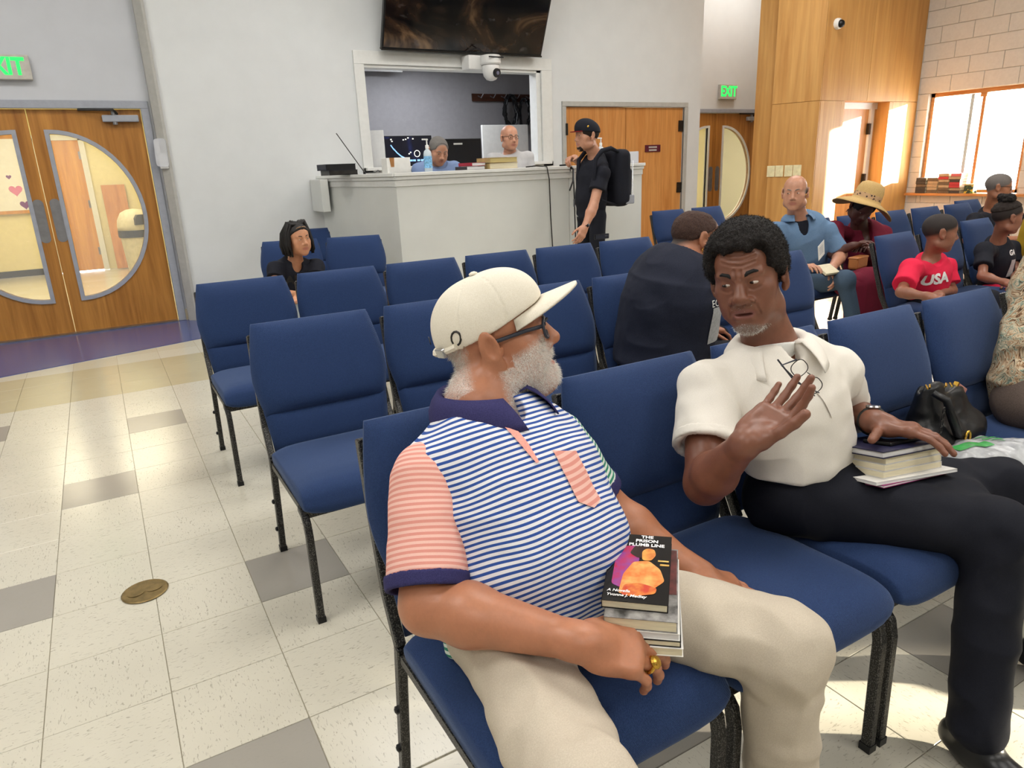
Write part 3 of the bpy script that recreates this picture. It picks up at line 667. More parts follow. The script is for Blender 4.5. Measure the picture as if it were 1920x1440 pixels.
for x, z in ((-.21, .36), (-.2, .34), (-.06, .355), (-.03, .36), (0, .375), (.06, .365), (0, .2), (.02, .215)): MB().box(x-.008, x+.008, sy-.001, sy+.001, z-.006, z+.006).build('display_dot', M['uiwhite'], m1)
m2 = monitor(4.40, 5.86, DZ, .48, .30, 'black monitor right of the left booth worker', plain('dark_screen', srgb(16, 17, 22), .2)); MB().box(-.14, -.02, -.0045, -.0035, .29, .31).build('display_line', M['strip'], m2)
monitor(3.22, 5.80, DZ, .26, .40, 'white desktop computer seen side-on at the left of the opening', M['whitepl'], white=True, rz=-.5, cat='computer')
wbx = empty('white_panel', (5.42, 6.6, 1.30), 0, 'large white cardboard panel behind the grey tee wearer', 'panel'); MB().box(-.36, .36, 0, .04, 0, .62).build('sheet', M['paper'], wbx, .003); MB().box(-.3, .3, .04, .1, -1.3, .1).build('prop', M['trimw'], wbx)
hr = empty('hook_rail', (5.75, 7.28, 2.33), 0, 'dark wooden hook rail on the booth room wall', 'rail'); M['dkwood'] = wood('dark_rail_wood', srgb(54, 30, 20), srgb(84, 48, 32), 0)
MB().box(-.47, .75, -.02, 0, -.05, .05).build('board', M['dkwood'], hr)
for x in (-.38, -.18, .0, .22, .42): MB().tube([(x, -.02, .02), (x+.02, -.08, -.01), (x+.05, -.09, .04)], .008, 6).build('hook', M['metal'], hr)
def coil(x, z, rx, rz_, n, label, r=.010, seed=1):
    R = random.Random(seed); pts = []
    for k in range(n*18):
        t = k/18*2*math.pi; j = R.uniform(-.02, .02); pts.append((x+(rx+j)*math.sin(t)+R.uniform(-.01, .01), 7.19+R.uniform(-.03, .03), z+(rz_+j)*math.cos(t)))
    o = MB().tube(pts, r, 6).build('cable_coil', M['black']); tag(o, label, 'cable', 'coiled cables on the hook rail')
coil(5.86, 2.14, .10, .21, 13, 'thick bundle of coiled black cable on the hook rail', .013, 3); coil(6.09, 2.12, .08, .20, 5, 'second bundle of coiled black cable on the hook rail', .010, 5); coil(6.30, 2.02, .07, .26, 2, 'thin looped black cable at the right rail end', .007, 7)
lt = empty('tube_light', (3.75, 7.1, 2.66), 0, 'unlit tube light under the booth room ceiling', 'lamp'); MB().box(-.6, .45, -.06, .0, -.03, .08).build('housing', M['strip'], lt); MB().tube([(-.55, -.03, -.04), (.42, -.03, -.04)], .016, 8).build('tube', M['whitepl'], lt)
# ------------------------------------------------------------------ hall: bin, notice board, leaning panel
M['binp'] = plain('beige_bin_plastic', srgb(196, 188, 158), .5)
tc = empty('waste_bin', (.86, 9.7, 0), .3, 'beige dome-lid waste bin seen through the right door glass', 'bin')
MB().lathe([(.19, 0), (.2, .01), (.235, .66), (.245, .67), (.245, .72)], 24).build('body', M['binp'], tc, smooth=False); MB().lathe([(.247, .60), (.255, .62), (.252, .70), (.246, .71)], 24).build('bag_rim', M['black'], tc)
lid = MB().lathe([(.25, .70), (.25, .76), (.235, .85), (.18, .95), (.10, .99), (.01, 1.0)], 24).build('lid', M['binp'], tc, smooth=True)
MB().prism([(-.10, .78), (.10, .78), (.09, .87), (.05, .92), (-.05, .92), (-.09, .87)], -.275, -.15, 'y').build('flap', M['dkmetal'], lid)
nb = empty('notice_board', (-.62, 11.36, 1.02), 0, 'white poster with purple hearts in a wood frame, through the left glass', 'notice board')
MB().box(-.55, .22, -.03, 0, -.05, 1.12).build('frame', M['hallwood'], nb); MB().box(-.5, .16, -.036, -.03, 0, 1.05).build('sheet', M['paper'], nb)
M['pink'] = plain('pink_ink', srgb(214, 120, 160), .6); M['purple'] = plain('purple_ink', srgb(120, 60, 130), .6)
def heart(x, z, s, mat): pts = [(x+s*.06*16*math.sin(t)**3/16, z+s*.06*(13*math.cos(t)-5*math.cos(2*t)-2*math.cos(3*t)-math.cos(4*t))/16) for t in [k*2*math.pi/20 for k in range(20)]]; MB().prism(pts, -.038, -.036, 'y').build('heart', mat, nb)
heart(.0, .3, 1.5, M['pink']); heart(.08, .08, 1.2, M['purple']); heart(-.05, .5, .6, M['purple'])
lp = empty('leaning_board', (.70, 11.2, 0), 0, 'brown board leaning on the hall wall by the bin', 'board'); MB().box(-.17, .17, 0, .02, .01, 1.35, Matrix.Rotation(-.1, 4, 'X')).build('board_sheet', M['oak2'], lp)
# ------------------------------------------------------------------ hymnals on the window sill
R = random.Random(4); cols = {'br': plain('brown_cover', srgb(96, 80, 66), .6, var=.15), 'dk': plain('black_cover', srgb(52, 48, 50), .6, var=.15), 'rd': plain('crimson_cover', srgb(168, 40, 58), .5), 'tn': plain('faded_cover', srgb(160, 138, 112), .6, var=.1), 'pk': plain('rose_cover', srgb(190, 96, 100), .6)}
stk = [['dk', 'dk', 'br', 'dk', 'dk'], ['br', 'tn', 'tn', 'tn', 'br'], ['br', 'br', 'tn', 'br', 'tn', 'rd', 'tn'], ['dk', 'tn', 'rd', 'rd', 'dk', 'tn', 'pk']]
names = {'dk': 'black', 'br': 'brown', 'rd': 'crimson', 'tn': 'faded tan', 'pk': 'rose'}; words = ['first', 'second', 'third', 'fourth']; lev = ['bottom', 'second', 'third', 'fourth', 'fifth', 'sixth', 'top']
for i, s in enumerate(stk):
    z = WZ0-.005
    for j, k in enumerate(s):
        h = .036 if len(s) > 5 else .04
        book('hymnal', '%s hymnal, %s from below in the %s sill stack from the left' % (names[k], lev[j], words[i]), .20, .135, h, (RX+.0+R.uniform(-.01, .01), 3.60-.152*i+R.uniform(-.005, .005), z), R.uniform(-.04, .04), cols[k], M['pages'], 'hymnals on the window sill', spine=1); z += h
tbx = empty('patterned_box', (RX-.02, 2.98, WZ0-.005), .1, 'small floral box right of the hymnal stacks', 'box')
def floral():
    t = NT('floral_print'); v = t.coord(); n = t.node('TexVoronoi', i_Vector=v, i_Scale=30.0).outputs['Color']; s = t.node('SeparateColor', i_0=n).outputs[0]
    return t.set(t.ramp(s, [(.3, srgb(40, 60, 40)), (.5, srgb(200, 170, 60)), (.7, srgb(90, 130, 60)), (.9, srgb(220, 210, 170))], 'CONSTANT'), .5)
MB().box(-.06, .06, -.055, .055, 0, .115).build('carton', floral(), tbx, .002); MB().box(-.062, .062, -.057, .057, .10, .118).build('lid', M['tancover'], tbx, .002)
# ------------------------------------------------------------------ modelling engine: smooth-blended solids turned into one continuous mesh
f32 = np.float32
def A3(p): return np.array(p, dtype=f32)
def nrm(v): v = np.array(v, dtype=np.float64); return v/np.linalg.norm(v)
def cone(a, b, ra, rb):
    a, b = A3(a), A3(b); ab = b-a; L2 = float(ab@ab)+1e-12
    def f(P):
        t = np.clip(((P-a)@ab)/L2, 0, 1); q = P-a-t[:, None]*ab
        return np.sqrt(np.einsum('ij,ij->i', q, q))-(ra+(rb-ra)*t)
    return f
def flat(a, b, ra, rb):
    a, b = A3(a), A3(b); ab = b-a; L = float(np.linalg.norm(ab)); u = ab/L
    def f(P):
        w = (P-a)@u; q = P-a-w[:, None]*u; t = np.clip(w/L, 0, 1)
        return np.maximum(np.sqrt(np.einsum('ij,ij->i', q, q))-(ra+(rb-ra)*t), np.maximum(-w, w-L))
    return f
def ell(c, r, R=None):
    c = A3(c); r = A3(r); R = np.eye(3, dtype=f32) if R is None else np.array(R, dtype=f32)
    def f(P):
        q = (P-c)@R.T; k0 = np.sqrt(((q/r)**2).sum(1)); k1 = np.sqrt(((q/(r*r))**2).sum(1))+1e-9
        return k0*(k0-1)/k1
    return f
def ball(c, r): return cone(c, c, r, r)
def loft(a, b, side, ra, rb):
    """elliptic tapered segment, side = direction of the first half width"""
    a, b = A3(a), A3(b); ab = b-a; L = float(np.linalg.norm(ab))+1e-9; u = ab/L
    s = A3(side); s = s-u*float(s@u); s /= np.linalg.norm(s); v = np.cross(u, s).astype(f32)
    def f(P):
        q = P-a; w = q@u; t = np.clip(w/L, 0, 1); x = q@s; y = q@v
        rx = ra[0]+(rb[0]-ra[0])*t; ry = ra[1]+(rb[1]-ra[1])*t; m = np.minimum(rx, ry)
        wz = np.where(w < 0, -w, np.where(w > L, w-L, 0))/m
        return (np.sqrt((x/rx)**2+(y/ry)**2+wz**2)-1)*m
    return f
def plane(p, n):
    p, n = A3(p), A3(nrm(n)); return lambda P: (P-p)@n
def rbx(c, r, R, rad):
    c = A3(c); r = A3(r)-rad; R = np.array(R, dtype=f32)
    def f(P):
        q = np.abs((P-c)@R.T)-r; return np.sqrt((np.maximum(q, 0)**2).sum(1))+np.minimum(q.max(1), 0)-rad
    return f
def smin(a, b, k):
    if k <= 0: return np.minimum(a, b)
    h = np.maximum(k-np.abs(a-b), 0)/k; return np.minimum(a, b)-h*h*k*.25
def comb(D, d, op, k):
    if op == 'u': return smin(D, d, k)
    if op == 's': return -smin(-D, d, k)
    return -smin(-D, -d, k)
def mesh_sdf(ops, h, lo, hi, B=6):
    lo, hi = np.array(lo, dtype=np.float64), np.array(hi, dtype=np.float64); nb = np.ceil((hi-lo)/(B*h)).astype(int); Rb = B*h*.87
    g = np.stack(np.meshgrid(*[np.arange(n) for n in nb], indexing='ij'), -1).reshape(-1, 3)
    C = (lo+(g+.5)*B*h).astype(f32); D = np.full(len(C), 10., f32); dcs = []
    for op, f, k in ops:
        d = f(C).astype(f32); dcs.append(d); D = comb(D, d, op, k)
    kk = max([k for _, _, k in ops]+[0]); keep = np.abs(D) < 1.4*Rb+.25*kk
    g = g[keep]; n = len(g); O = (lo+g*B*h).astype(f32)
    ax = np.arange(B+1)*h; off = np.stack(np.meshgrid(ax, ax, ax, indexing='ij'), -1).reshape(-1, 3).astype(f32); V = np.full((n, len(off)), 10., f32)
    for (op, f, k), dc in zip(ops, dcs):
        sel = np.nonzero((dc[keep]-3.5*Rb < 2*k+.014) | (op == 'i'))[0]
        for c0 in range(0, len(sel), 1500):
            s = sel[c0:c0+1500]; P = (O[s][:, None, :]+off[None]).reshape(-1, 3)
            V[s] = comb(V[s], f(P).reshape(len(s), -1).astype(f32), op, k)
    V4 = V.reshape(n, B+1, B+1, B+1); S = V4 < 0; cs = [(i, j, k) for i in (0, 1) for j in (0, 1) for k in (0, 1)]
    cnt = sum(S[:, i:B+i, j:B+j, k:B+k].astype(np.int8) for i, j, k in cs)
    b, i, j, k = np.nonzero((cnt > 0) & (cnt < 8)); cv = np.stack([V4[b, i+a, j+c, k+e] for a, c, e in cs], -1)
    acc = np.zeros((len(b), 3)); num = np.zeros(len(b)); cp = np.array(cs, float)
    for p in range(8):
        for q in range(p+1, 8):
            if abs(cp[p]-cp[q]).sum() != 1: continue
            va, vb = cv[:, p], cv[:, q]; m = (va < 0) != (vb < 0); t = np.where(m, va/np.where(m, va-vb, 1), 0)
            acc += np.where(m, 1, 0)[:, None]*(cp[p]+t[:, None]*(cp[q]-cp[p])); num += m
    G = g[b]*B+np.stack([i, j, k], -1); verts = lo+(G+acc/num[:, None])*h
    dim = nb*B+4; key = lambda Q: ((Q[:, 0]+1)*dim[1]+Q[:, 1]+1)*dim[2]+Q[:, 2]+1
    kz = key(G.astype(np.int64)); order = np.argsort(kz); ks = kz[order]
    def look(Q):
        q = key(Q); p = np.minimum(np.searchsorted(ks, q), len(ks)-1); return np.where(ks[p] == q, order[p], -1)
    faces = []; I3 = np.eye(3, dtype=np.int64)
    for a in range(3):
        sl = [slice(0, B)]*3; s2 = list(sl); s2[a] = slice(1, B+1); s0 = S[:, sl[0], sl[1], sl[2]]; s1 = S[:, s2[0], s2[1], s2[2]]
        b, i, j, k = np.nonzero(s0 != s1); G0 = (g[b]*B+np.stack([i, j, k], -1)).astype(np.int64); ins = s0[b, i, j, k]; e1, e2 = I3[(a+1) % 3], I3[(a+2) % 3]
        q = np.stack([look(G0-e1-e2), look(G0-e2), look(G0), look(G0-e1)], -1); q = np.where(ins[:, None], q, q[:, ::-1]); faces.append(q[(q >= 0).all(1)])
    return verts, np.concatenate(faces)
def vnormals(v, f):
    fn = np.cross(v[f[:, 2]]-v[f[:, 0]], v[f[:, 3]]-v[f[:, 1]]); N = np.zeros_like(v)
    for c in range(4):
        for d in range(3): N[:, d] += np.bincount(f[:, c], fn[:, d], len(v))
    return N/(np.linalg.norm(N, axis=1)[:, None]+1e-12)
def vnoise(P, scale, seed=0):
    """value noise, scale = cycles per metre (scalar or 3-vector)"""
    Q = P*np.array(scale)+seed*17.31; I = np.floor(Q).astype(np.int64); Fr = Q-I; Fr = Fr*Fr*(3-2*Fr); r = 0
    def hsh(x, y, z):
        n = (x*374761393+y*668265263+z*2147483647) & 0xffffffff; n = ((n ^ (n >> 13))*1274126177) & 0xffffffff; return ((n ^ (n >> 16)) & 0xffff)/65535.
    for a in (0, 1):
        for b in (0, 1):
            for c in (0, 1):
                r = r+hsh(I[:, 0]+a, I[:, 1]+b, I[:, 2]+c)*(Fr[:, 0] if a else 1-Fr[:, 0])*(Fr[:, 1] if b else 1-Fr[:, 1])*(Fr[:, 2] if c else 1-Fr[:, 2])
    return r*2-1
def smooth_verts(v, f, it=1, w=.5):
    for _ in range(it):
        acc = np.zeros_like(v); n = np.zeros(len(v))
        for a, b in ((0, 1), (1, 2), (2, 3), (3, 0)):
            for d in range(3): acc[:, d] += np.bincount(f[:, a], v[f[:, b], d], len(v))+np.bincount(f[:, b], v[f[:, a], d], len(v))
            n += np.bincount(f[:, a], minlength=len(v))+np.bincount(f[:, b], minlength=len(v))
        v = v*(1-w)+acc/n[:, None]*w
    return v
def np_mesh(name, v, f, attrs=None):
    m = bpy.data.meshes.new(name); nv, nf = len(v), len(f); k = f.shape[1]
    m.vertices.add(nv); m.vertices.foreach_set('co', np.ascontiguousarray(v, dtype=f32).ravel())
    m.loops.add(nf*k); m.loops.foreach_set('vertex_index', np.ascontiguousarray(f, dtype=np.int32).ravel())
    m.polygons.add(nf); m.polygons.foreach_set('loop_start', np.arange(0, nf*k, k, dtype=np.int32)); m.polygons.foreach_set('use_smooth', np.ones(nf, bool))
    for n, a in (attrs or {}).items():
        at = m.attributes.new(n, 'FLOAT', 'POINT'); at.data.foreach_set('value', np.ascontiguousarray(a, dtype=f32))
    m.update(); m.validate(); return m
def flesh(name, ops, h, lo, hi, mat, parent, disp=None, attrs=None, sm=1):
    """ops -> mesh object under parent (parent at its own origin); disp(P,N)->offset, attrs: name -> fn(P,N)"""
    v, f = mesh_sdf(ops, h, lo, hi); v = smooth_verts(v, f, sm, .4) if sm else v; N = vnormals(v, f)
    at = {k: fn(v, N) for k, fn in (attrs or {}).items()}
    if disp is not None: v = v+N*disp(v, N)[:, None]
    return link(name, np_mesh(name, v-np.array(parent.location), f, at), mat, parent)
def bounds(pts, m):
    p = np.array(pts); return p.min(0)-m, p.max(0)+m
# ------------------------------------------------------------------ anatomy
class Head:
    def __init__(s, c, face, up, k=1.0):
        s.c = np.array(c, float); f = nrm(face); u = np.array(up, float); u = nrm(u-f*(u@f)); s.R = np.stack([np.cross(f, u), f, u]); s.k = k
    def p(s, x, y, z): return s.c+s.k*(np.array([x, y, z])@s.R)
    def L(s, P): return (P-s.c)@s.R.T/s.k
    def ell(s, c, r, tilt=None):
        R = s.R
        if tilt is not None: R = tilt @ R
        return ell(s.p(*c), np.array(r)*s.k, R)
    def cone(s, a, b, ra, rb): return cone(s.p(*a), s.p(*b), ra*s.k, rb*s.k)
def rotm(ax, t):
    c, s_ = math.cos(t), math.sin(t)
    return np.array({'x': [[1, 0, 0], [0, c, s_], [0, -s_, c]], 'y': [[c, 0, -s_], [0, 1, 0], [s_, 0, c]], 'z': [[c, s_, 0], [-s_, c, 0], [0, 0, 1]]}[ax])
def cranium(H, g=0.0, w=1.0):
    return [('u', H.ell((0, -.016, .036), (.077*w+g, .098+g, .086+g)), 0), ('u', H.ell((0, .03, .045), (.062*w+g, .055+g, .062+g)), .04)]
def head_ops(H, jaw=1.0, nose=1.0, mouth=0.0, fat=0.0, wide=1.0, frown=0.0, ears=1.0, lips=1.0, child=0.0):
    k = H.k; o = cranium(H, 0, wide); j = jaw
    U = lambda p, kk: o.append(('u', p, kk*k)); S = lambda p, kk: o.append(('s', p, kk*k))
    U(H.ell((0, .032, -.032), (.063*wide+fat*.4, .060, .070)), .03)                       # mid face
    U(H.ell((0, .026, -.078-mouth*.2), (.052*j*wide+fat, .056, .036)), .03)                # jaw
    U(H.ell((0, .070, -.100-mouth*.4), (.026*j, .019, .017)), .026)                        # chin
    for s_ in (-1, 1):
        U(H.ell((s_*.046*wide, .052, -.016), (.022+fat*.5, .024, .020)), .026)             # cheekbone
        U(H.ell((s_*.040*wide, .056, -.052), (.018+fat, .022, .024)), .024)                # cheek
        U(H.ell((s_*.058*j*wide+s_*fat*.5, -.002, -.070), (.014, .030, .022)), .03)        # jaw corner
        S(H.ell((s_*.031, .108, .012), (.021, .021, .013)), .014)                          # socket
        U(H.cone((s_*.012, .0885, .026), (s_*.048, .076, .030), .0075+frown*.002, .006), .012)   # brow
        U(H.ell((s_*.031, .0765, .009), (.0165, .0135, .0128)), .006)                      # lids
        U(H.ell((s_*.015*nose, .094, -.0325), (.0085*nose, .0115, .0078)), .008)           # nostril wing
        if ears:
            T = rotm('z', s_*-.35) @ rotm('x', .15)
            U(H.ell((s_*.087*wide, -.014, .002), (.0085, .021, .033*ears), T), .005); U(H.ell((s_*.083*wide, -.004, -.028), (.007, .011, .012), T), .006)
            S(H.ell((s_*.0965*wide, -.009, .003), (.0075, .0125, .021), T), .004); U(H.cone((s_*.083*wide, .006, -.004), (s_*.083*wide, .005, -.012), .005, .0045), .004)
    U(H.cone((0, .088, .018), (0, .108, -.022), .0075, .0115*nose), .012); U(H.ell((0, .108, -.026), (.0125*nose, .0125, .0105)), .008)
    S(H.ell((0, .100, -.039), (.010*nose, .006, .003)), .003)
    lp = .0065*lips; m = mouth
    U(H.ell((0, .080, -.050), (.028, .016, .014)), .018)                                  # muzzle
    U(H.cone((-.018, .087, -.0565), (.018, .087, -.0565), lp*.75, lp*.75), .006); U(H.cone((-.006, .0925, -.0545), (.006, .0925, -.0545), lp*.8, lp*.8), .006)
    U(H.cone((-.015, .0865, -.0695-m), (.015, .0865, -.0695-m), lp, lp), .007)
    S(H.ell((0, .098, -.0625-m*.5), (.0225, .020 if m > .003 else .010, .0012+m*.62)), .003)
    return o
def neck_ops(H, base, r0=.056, r1=.066, back=-.02): return [('u', cone(H.p(0, back, -.045), base, r0*H.k, r1), .03)]
def face_attr(H):
    """lip and shade masks in head space"""
    def lip(P, N):
        q = H.L(P); d = np.sqrt((q[:, 0]/.027)**2+((q[:, 2]+.063)/.0125)**2); return np.clip((1.15-d)/.3, 0, 1)*(q[:, 1] > .07)
    return {'lip': lip}
def creases(H, lines, depth=.0013, width=.0022, ymin=.03):
    """skin folds: polylines in face coordinates (x, z)"""
    def d(P, N):
        q = H.L(P); r = np.zeros(len(P)); m = np.nonzero((q[:, 1] > ymin) & (np.abs(q[:, 0]) < .09) & (np.abs(q[:, 2]) < .14) & (q[:, 1] < .14))[0]; X = q[m][:, [0, 2]]
        for ln in lines:
            k = ln[0]; L_ = [np.array(p) for p in ln[1:]]; best = np.full(len(X), 9.)
            for a, b in zip(L_[:-1], L_[1:]):
                ab = b-a; t = np.clip(((X-a)@ab)/(ab@ab), 0, 1); best = np.minimum(best, np.linalg.norm(X-a-t[:, None]*ab, axis=1))
            r[m] += -k*depth*np.exp(-(best/width)**2)+k*.45*depth*np.exp(-((best-.005)/.0025)**2)
        return r*H.k
    return d
def eyes(H, parent, look=(0, 0), rx=.0125, rz=.0066, white=(235, 228, 220), iris=(48, 30, 22), x=.031, y=.0815, z=.0085, iris_r=.0058):
    """almond eyes showing between the lids; look = shift of the iris (right, up) in mm"""
    for sx in (-1, 1):
        v = []; n = 24; m = 16; c = H.p(sx*x, y, z)-np.array(parent.location)
        for i in range(m+1):
            t = math.pi*i/m
            for j in range(n):
                a = 2*math.pi*j/n; v.append(np.array([math.sin(t)*math.cos(a)*rx, math.cos(t)*.0105, math.sin(t)*math.sin(a)*rz]))
        f = [(i*n+j, i*n+(j+1) % n, (i+1)*n+(j+1) % n, (i+1)*n+j) for i in range(m) for j in range(n)]
        v = np.array(v); d = np.sqrt((v[:, 0]-look[0]*.001)**2+(v[:, 2]-look[1]*.001)**2); at = np.where(v[:, 1] > 0, 1-d/.02*(.0058/iris_r), 0)
        link('eye', np_mesh('eye', c+(v*H.k) @ H.R, np.array(f), {'iris': at}), eye_mat(white, iris), parent)
_em = {}
def eye_mat(white, iris):
    k = (white, iris)
    if k not in _em:
        t = NT('eye'); a = t.attr('iris'); c = t.ramp(a, [(.68, srgb(*white)), (.72, srgb(*iris)), (.87, srgb(*iris)), (.90, srgb(6, 5, 5))]); t.set(c, .15, 0, .5); _em[k] = t.m
    return _em[k]
def brows(H, parent, mat, pts=None, r=.0036, y=.0, lift=0.0, frown=0.0):
    for s_ in (-1, 1):
        P = pts or [(.011, .0945, .0265-frown), (.022, .0945, .0325), (.036, .0885, .0355), (.050, .0745, .0295)]
        MB().tube([Vector(H.p(s_*a, b+y, c+lift)-np.array(parent.location)) for a, b, c in P], [r*H.k*q for q in (.8, 1.15, 1.0, .5)], 6).build('eyebrow', mat, parent, smooth=True)
def arm_ops(sh, el, wr, k=1.0, up=.050, fat=0.0):
    sh, el, wr = map(np.array, (sh, el, wr)); m = el+(wr-el)*.28; d = nrm(wr-el)
    return [('u', cone(sh, el, (up+fat)*k, (.041+fat)*k), .03), ('u', cone(el, m, (.041+fat)*k, (.044+fat)*k), .02), ('u', cone(m, wr, (.043+fat)*k, .0275*k), .02), ('u', cone(wr-d*.02*k, wr+d*.01, .028*k, .027*k), .01)]
HSEG = {}   # wrist -> first finger bones (middle, direction, normal, radius)
def hand_ops(wr, fwd, back, side, k=1.0, curls=((.25, .35, .25),)*4, spread=.08, thumb=((.75, -.25), .35, .35), fat=1.0):
    """wr wrist, fwd towards fingers, back = normal of the back of the hand, side=+1 if thumb lies along fwd x back"""
    y = nrm(fwd); z = np.array(back, float); z = nrm(z-y*(z@y)); x = np.cross(y, z)*side; wr = np.array(wr, float)
    W_ = lambda a, b, c: wr+k*(a*x+b*y+c*z); o = []; nails = []
    Rm = np.stack([x, y, z])
    o.append(('u', rbx(W_(0, .058, -.002), np.array((.041, .046, .0145))*k, Rm, .013*k), .012*k)); o.append(('u', cone(W_(0, -.005, 0), W_(0, .03, 0), .026*k, .026*k), .02*k))
    o.append(('u', ell(W_(.024, .035, -.012), np.array((.017, .030, .015))*k, Rm), .012*k)); o.append(('u', ell(W_(-.026, .045, -.010), np.array((.014, .034, .013))*k, Rm), .012*k))
    bx = (.031, .0105, -.0105, -.031); by = (.096, .101, .097, .087); ln = ((.042, .025, .021), (.046, .029, .022), (.042, .027, .022), (.034, .020, .019)); rad = (.0092, .0095, .009, .0080)
    curls = list(curls)*4 if len(curls) == 1 else curls
    HSEG[tuple(np.round(wr, 3))] = seg = []
    for i in range(4):
        p = np.array([bx[i], by[i], 0.]); sp = spread*(1.5-i)*1.0; ang = 0; r = rad[i]*fat; o.append(('u', ball(W_(p[0], p[1]-.004, .002), r*1.25*k), .012*k))
        for j in range(3):
            ang += curls[i][j]; dv = np.array([math.sin(sp)*math.cos(ang), math.cos(sp)*math.cos(ang), -math.sin(ang)]); q = p+dv*ln[i][j]
            if j == 0: seg.append((W_(*((p+q)/2+dv*.006)), dv@Rm, np.array([0, math.sin(ang), math.cos(ang)])@Rm, r*k))
            o.append(('u', cone(W_(*p), W_(*q), r*k, r*.93*k), .0045*k)); p = q; r *= .93
        nz = np.array([0, math.sin(ang), math.cos(ang)]); nails.append((W_(*(p-dv*.004+nz*r*.72)), dv@Rm, nz@Rm, r*k))
    (ta, tb), t1, t2 = thumb; p = np.array([.030, .020, -.008]); az = ta; el_ = tb; segs = (.044, .034, .028); r = .0115*fat
    for j in range(3):
        if j == 1: az -= t1
        if j == 2: az -= t2
        dv = np.array([math.sin(az)*math.cos(el_), math.cos(az)*math.cos(el_), math.sin(el_)]); q = p+dv*segs[j]
        o.append(('u', cone(W_(*p), W_(*q), r*1.1*k if j == 0 else r*k, r*.95*k), .012*k if j == 0 else .005*k)); p = q; r *= .95
    side_n = np.cross(dv, np.array([0, 0, 1.])); nails.append((W_(*(p-dv*.004+np.array([.0, 0, 1])*r*.72)), dv@Rm, z*0+np.array([0, 0, 1.])@Rm, r*k))
    return o, nails
def put_nails(nails, parent, mat):
    for c, d, n, r in nails:
        Mx = axes(c-np.array(parent.location), np.cross(d, n), z=n); mb = MB(); mb.lathe([(r*.55, -.0012), (r*.62, .0), (r*.4, .0012), (r*.1, .0016)], 10, Mx); mb.build('nail', mat, parent, smooth=True)
def torso_ops(st, hs, ss, e=0.0, k=.05):
    """st: (point, half width, half depth) stations pelvis->neck; hs/ss side vectors at hip and shoulder"""
    o = []; n = len(st)
    for i in range(n-1):
        (a, wa, da), (b, wb, db) = st[i], st[i+1]; t = (i+.5)/(n-1); s_ = np.array(hs)*(1-t)+np.array(ss)*t
        o.append(('u', loft(a, b, s_, (wa+e, da+e), (wb+e, db+e)), k))
    return o
def leg_ops(hip, kn, an, rh=.085, rk=.058, ra=.042, k=.04, wide=1.0):
    d = nrm(np.array(kn)-np.array(hip)); s_ = np.cross(d, (0, 0, 1)); th = loft(hip, kn, s_, (rh*wide, rh), (rk*(1+wide)/2, rk)) if np.linalg.norm(s_) > .3 else cone(hip, kn, rh, rk)
    return [('u', th, k), ('u', ball(kn, rk*1.02), .03), ('u', cone(kn, an, rk*.98, ra), .03)]
# ------------------------------------------------------------------ people materials
def skin(name, base, lipc, dark=.82, spec=.5, rough=.42, beard=None, hair=None):
    t = NT(name); v = t.coord(); n = t.noise(v, 26, 4); n2 = t.noise(v, 160, 2)
    c = t.ramp(n, [(.3, tuple(x*dark for x in base[:3])), (.7, base)]); c = t.mix(.12, c, t.ramp(n2, [(.3, tuple(x*.6 for x in base[:3])), (.7, base)]))
    c = t.mix(t.math('MULTIPLY', t.attr('lip'), .75), c, lipc)
    if beard:
        sp = t.ramp(t.noise(v, 420, 2, .6), [(.36, (0, 0, 0)), (.6, (1, 1, 1))]); c = t.mix(t.math('MULTIPLY', t.attr('beard'), t.math('MULTIPLY_ADD', sp, .6, .3)), c, beard)
    if hair:
        hn = t.noise(v, 340, 3, .7); c = t.mix(t.attr('hair'), c, t.ramp(hn, [(.3, tuple(x*.55 for x in hair[:3])), (.7, hair)]))
        rough = t.math('MULTIPLY_ADD', t.attr('hair'), .3, rough)
    t.bump(n2, .12, .002); m = t.set(c, rough, 0, spec)
    t.b.inputs['Subsurface Weight'].default_value = .08; t.b.inputs['Subsurface Radius'].default_value = (.012, .005, .003); t.b.inputs['Subsurface Scale'].default_value = .3
    return m
def cloth(name, a, b=None, scale=300, rough=.85, bump=.25, big=.06):
    b = b or tuple(min(1, x*1.25) for x in a[:3])+(1,); t = NT(name); v = t.coord(); n = t.noise(v, scale, 2, .7); n2 = t.noise(v, 9, 3)
    c = t.ramp(n, [(.3, a), (.7, b)]); c = t.mix(t.math('MULTIPLY', n2, big*2), c, tuple(x*.6 for x in a[:3])+(1,)); t.bump(n, bump, .0015); return t.set(c, rough, 0, .2)
def hairmat(name, a, b, scale=220):
    t = NT(name); v = t.coord(); n = t.noise(v, scale, 3, .7); c = t.ramp(n, [(.3, a), (.72, b)]); t.bump(n, .9, .006); return t.set(c, .7, 0, .25)
def wrinkle(amp, sc=(9, 9, 14), seed=1, amp2=.0, sc2=(30, 30, 45)):
    def d(P, N):
        w = vnoise(P, sc, seed); r = amp*(1-np.abs(w)*2.2)*.6+amp*.5*vnoise(P, np.array(sc)*.5, seed+3)
        return r+(amp2*vnoise(P, sc2, seed+5) if amp2 else 0)
    return d
